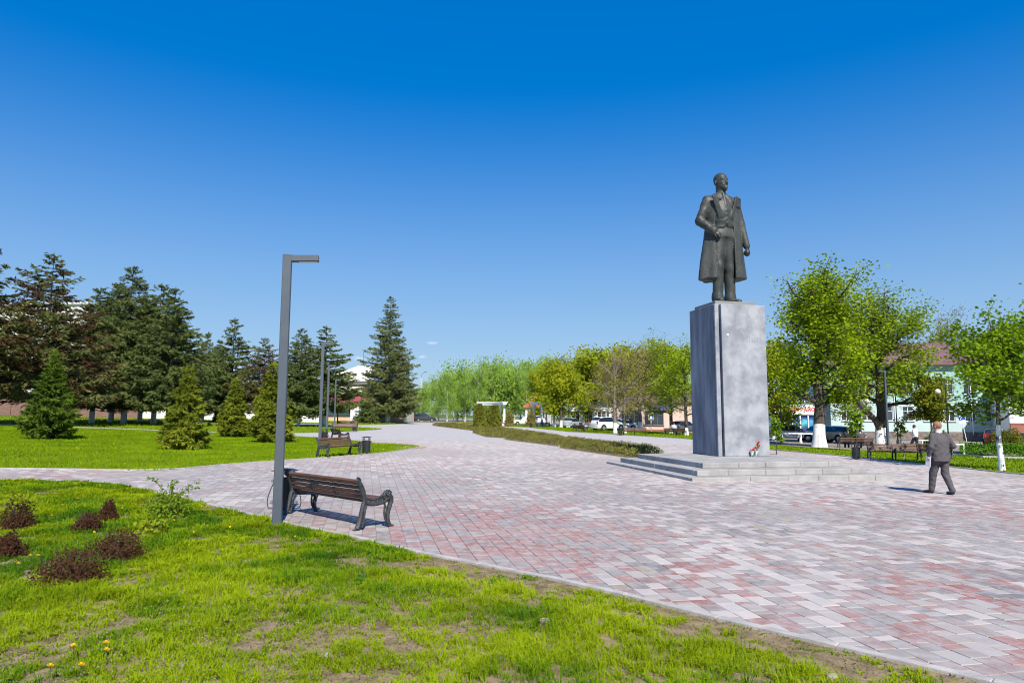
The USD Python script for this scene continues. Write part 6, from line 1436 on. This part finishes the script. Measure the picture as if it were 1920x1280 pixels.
car(atd(1283, 82), 40, (.07, .08, .09), 'dark car close to the left pedestal edge', 'hatch')
car(at(1484, 826.5), -18, (.36, .39, .43), 'silver blue sedan below the picture panels')
car(at(1536, 828), 196, (.38, .30, .20), 'beige sedan left of the thick whitewashed trunk')
car(at(1582, 829), -30, (.75, .75, .75), 'white hatchback showing its front right of the thick trunk', 'hatch')
car(at(1868, 835), 50, (.10, .012, .016), 'dark red off-road car seen from behind at the right', 'suv')
car(at(1935, 838), 40, (.03, .07, .16), 'blue car at the right picture edge')
# ================================================================== people
M_skin = surf('skin', (.42, .23, .16), (.50, .29, .21), 12, .55, spec=.4); M_suit = surf('grey_suit', (.070, .064, .070), (.100, .092, .098), 40, .85, .2, 120, .2); M_shirt = surf('white_shirt', (.62, .63, .68), (.72, .73, .76), 8, .8)
M_shoe = surf('black_shoes', (.012, .012, .013), (.02, .02, .02), 8, .3); M_hairlt = surf('short_red_hair', (.22, .10, .05), (.30, .15, .08), 30, .8); M_hairdk = surf('dark_hair', (.02, .014, .01), (.04, .028, .02), 30, .7)
M_darkcloth = surf('dark_cloth', (.014, .015, .02), (.028, .03, .038), 10, .9); M_paper = surf('paper', (.74, .74, .76), (.8, .8, .8), 4, .7); M_jeans = surf('dark_blue_cloth', (.012, .016, .035), (.022, .028, .055), 10, .9); M_teal = surf('teal_cloth', (.05, .30, .34), (.08, .36, .40), 10, .9); M_bluecheck = surf('pale_blue_shirt', (.40, .46, .62), (.52, .58, .72), 6, .9)
def person(txt, loc, rz, J, top_mat, leg_mat, hair_mat, h=.012, jacket=None, group=None, hands=True, stout=1.0, extra=None):
    """J: joints in metres, facing +y. One continuous body, dressed in a top, trousers and shoes, with hair."""
    A = {k: np.asarray(v, float) for k, v in J.items()}; P_ = np.array(list(A.values())); lo, hi = P_.min(0) - .24, P_.max(0) + .26; lo[2] = min(lo[2], -.02)
    t = thing('person', txt, 'person', loc, rz, group); s = SDF(lo, hi, h); k = stout
    hd, nk, ch, pv = A['head'], A['neck'], A['chest'], A['pelvis']; f = unit(A.get('look', np.array([0, 1.0, 0]))); R = np.column_stack([np.cross(f, [0, 0, 1.0]), f, [0, 0, 1.0]])
    H_ = lambda x, y, z: hd + R @ np.array([x, y, z])
    skull = sunion(.03, s.ell(H_(0, -.015, .03), (.077, .096, .088), R), s.ell(H_(0, .015, -.035), (.064, .078, .092), R))
    face = smin(skull, s.seg(H_(0, .088, .0), H_(0, .112, -.035), .011, .015), .01)
    for q in (-1, 1):
        face = smin(face, s.ell(H_(q * .079, -.01, -.01), (.012, .021, .032), R), .008); face = smax(face, -s.ell(H_(q * .03, .098, .0), (.016, .014, .009), R), .008); face = smin(face, s.ell(H_(q * .03, .08, .0), (.011, .01, .009), R), .003)
    face = smax(face, -s.seg(H_(-.02, .098, -.068), H_(.02, .098, -.068), .004, .004), .005)
    neck = s.seg(nk - [0, 0, .06], hd - [0, 0, .05] - f * .015, .058 * k, .055)
    torso = sunion(.05, s.seg(pv, ch, .125 * k, .135 * k, (1.25, .9, 1)), s.seg(ch, nk - [0, 0, .08], .135 * k, .10, (1.3, .85, 1)))
    arms = [sg for q in 'LR' for sg in (s.seg(A['sh' + q], A['el' + q], .046 * k, .040 * k), s.seg(A['el' + q], A['wr' + q], .040 * k, .028))]
    legs = [sg for q in 'LR' for sg in (s.seg(A['hip' + q], A['kn' + q], .085 * k, .058 * k), s.seg(A['kn' + q], A['an' + q], .055 * k, .038))]
    feet = [s.seg(A['an' + q] - [0, 0, .045], A['to' + q], .036, .03) for q in 'LR']
    body = smin(face, neck, .03)
    body = sunion(.03, body, torso, *arms, *legs, *feet)
    if hands:
        for q, sd in (('L', 1), ('R', -1)): body = smin(body, hand_sdf(s, A['wr' + q], A.get('hd' + q, A['wr' + q] - A['el' + q]), A.get('pn' + q, np.array([-sd * -1.0, .2, 0])), .17, .9, sd), .012)
    v, fc = s.mesh(body); b = obj('body', (smooth_verts(v, fc, 1, .4), fc), M_skin, t, smooth=True)
    wr = s.noise(11, .014, 3, (1, 1, .7))
    tops = sunion(.045, s.seg(pv + [0, 0, .04], ch, .155 * k, .160 * k, (1.25, .92, 1)), s.seg(ch, nk - [0, 0, .085], .160 * k, .115, (1.3, .88, 1)))
    if jacket:
        hem, rx, ry = jacket; tops = smin(tops, s.cone([(hem, pv[0], pv[1] - .01, rx * 1.04, ry * 1.05), ((hem + pv[2]) / 2 + .1, pv[0], pv[1], rx * .97, ry), (ch[2] - .05, ch[0], ch[1], rx * .95, ry * .96), (ch[2] + .1, ch[0], ch[1], rx * .85, ry * .8)]), .04)
        for q in (-1, 1): tops = smax(tops, -s.seg((pv[0] + q * rx * .62, pv[1] - ry * .95, hem - .02), (pv[0] + q * rx * .60, pv[1] - ry * .95, hem + .16), .022, .003, (.5, 1.6, 1)), .006)
        tops = smax(tops, hem - s.Z, .01)
    sl = [sg for q in 'LR' for sg in (s.seg(A['sh' + q], A['el' + q], .070 * k, .056 * k), s.seg(A['el' + q], A['wr' + q] - .02 * unit(A['wr' + q] - A['el' + q]), .057 * k, .044))]
    tops = sunion(.03, tops, sunion(.03, *sl[:2]), sunion(.03, *sl[2:])) + wr
    tops = smax(tops, -s.seg(nk - [0, 0, .0], nk + [0, 0, .2], .07, .09), .01)
    v, fc = s.mesh(tops); obj('jacket' if jacket else 'shirt', (smooth_verts(v, fc, 1, .4), fc), top_mat, t, smooth=True)
    if jacket:
        v, fc = s.mesh(smax(s.seg(nk - [0, 0, .05], nk + [0, 0, .035], .078, .068), -s.seg(nk, nk + [0, 0, .3], .056, .06), .004)); obj('shirt_collar', (v, fc), M_shirt, t, smooth=True)
        if hands:
            for q in 'LR':
                d_ = unit(A['wr' + q] - A['el' + q]); v, fc = s.mesh(s.seg(A['wr' + q] - d_ * .03, A['wr' + q] + d_ * .012, .039, .037)); obj('shirt_cuff', (v, fc), M_shirt, t, smooth=True)
    tro = sunion(.04, s.seg(A['hipL'], A['hipR'], .125 * k, .125 * k), s.seg(pv, pv + [0, 0, .10], .14 * k, .138 * k, (1.2, .9, 1)), sunion(.02, s.seg(A['hipL'], A['knL'], .105 * k, .085 * k), s.seg(A['knL'], A['anL'], .083 * k, .068)), sunion(.02, s.seg(A['hipR'], A['knR'], .105 * k, .085 * k), s.seg(A['knR'], A['anR'], .083 * k, .068)))
    tro = tro + wr * 1.25; v, fc = s.mesh(tro); obj('trousers', (smooth_verts(v, fc, 1, .4), fc), leg_mat, t, smooth=True)
    for sh in [sunion(.02, s.seg(A['an' + q] - [0, 0, .05], A['to' + q], .046, .038, (1, 1, .9)), s.ell(A['an' + q] - [0, 0, .045], (.042, .05, .045))) for q in 'LR']:
        v, fc = s.mesh(sh); obj('shoe', (v, fc), M_shoe, t, smooth=True)
    hr = smax(skull - .010, -s.ell(H_(0, .085, -.02), (.085, .09, .095), R), .01); hr = smax(hr, hd[2] - .055 - s.Z, .01); v, fc = s.mesh(hr); obj('hair', (v, fc), hair_mat, t, smooth=True)
    if extra: extra(t, A)
    return t
P = at(1768, 926)
def papers(t, A):
    R = Rot.from_euler('zx', [10, 8], degrees=True).as_matrix(); MB().box(A['wrL'] + [-.005, .02, -.10], (.012, .13, .27), R, bevel=.003).build('folded_papers', M_paper, t)
suit = dict(head=(-.015, .05, 1.655), look=(-.30, 1, 0), neck=(-.005, .02, 1.505), chest=(0, .01, 1.27), pelvis=(0, 0, .97), shL=(-.215, .0, 1.425), shR=(.215, .0, 1.425), elL=(-.30, -.03, 1.15), wrL=(-.295, .06, .90), hdL=(-.02, .12, -1), pnL=(1, .1, 0),
    elR=(.315, -.09, 1.17), wrR=(.20, .17, 1.12), hdR=(-.6, .7, .1), pnR=(-.3, -.2, -1), hipL=(-.095, .02, .93), hipR=(.095, -.01, .93), knL=(-.10, .15, .50), anL=(-.11, .22, .095), toL=(-.17, .38, .035), knR=(.105, .0, .50), anR=(.115, -.17, .10), toR=(.15, .0, .03))
person('man in grey suit walking away across the square, papers in his hand', P, 14, suit, M_suit, M_suit, M_hairlt, .0105, (.80, .228, .155), None, True, 1.04, papers)
walk = dict(head=(0, .06, 1.62), neck=(0, .02, 1.47), chest=(0, .01, 1.24), pelvis=(0, 0, .95), shL=(-.19, 0, 1.40), shR=(.19, 0, 1.40), elL=(-.25, -.08, 1.14), wrL=(-.22, .02, .93), elR=(.26, .02, 1.12), wrR=(.22, .17, .95), hipL=(-.09, 0, .91), hipR=(.09, 0, .91), knL=(-.09, .22, .52), anL=(-.10, .30, .09), toL=(-.10, .46, .03), knR=(.10, -.02, .50), anR=(.10, -.28, .12), toR=(.10, -.14, .03))
P = at(1718, 846); person('man in white shirt and dark trousers walking behind the right bench', P, 30, walk, M_shirt, M_darkcloth, M_hairdk, .016, None, None, True, 1.0)
sit = dict(head=(0, .06, 1.21), neck=(0, 0, 1.06), chest=(0, -.03, .82), pelvis=(0, -.05, .52), shL=(-.19, -.02, .99), shR=(.19, -.02, .99), elL=(-.25, .05, .74), wrL=(-.13, .24, .60), elR=(.25, .05, .74), wrR=(.13, .24, .60), hipL=(-.09, 0, .50), hipR=(.09, 0, .50), knL=(-.11, .42, .50), anL=(-.11, .44, .09), toL=(-.12, .60, .03), knR=(.11, .42, .50), anR=(.12, .46, .09), toR=(.13, .62, .03))
def seated(bench_px, off, txt, tm, lm, hm, bench_rz):
    P = at(*bench_px); R = rotz(bench_rz); Q = P + R @ np.array([off, .05, 0]); Q[2] = gz(Q[0]); person(txt, Q, bench_rz + 180, sit, tm, lm, hm, .019, None, None, True, 1.0)
seated((1604, 840), .45, 'left of two seated people in black on the dark bench', M_darkcloth, M_jeans, M_hairdk, 168)
seated((1604, 840), -.35, 'right seated person on the dark bench, legs stretched out', surf('grey_coat', (.05, .05, .055), (.08, .08, .085), 8, .9), M_jeans, M_hairdk, 168)
seated((1266, 816), .1, 'seated person in pale blue shirt near the pedestal edge', M_bluecheck, M_darkcloth, M_hairdk, 150)
seated((1088, 809), -.2, 'dark-clothed person seated on the side-on bench', M_darkcloth, M_darkcloth, M_hairdk, 120)
P = atd(746, 138); person('far tiny person in teal walking left of the parked blue car', P, 60, walk, M_teal, M_jeans, M_hairdk, .026, None, None, False, 1.0)
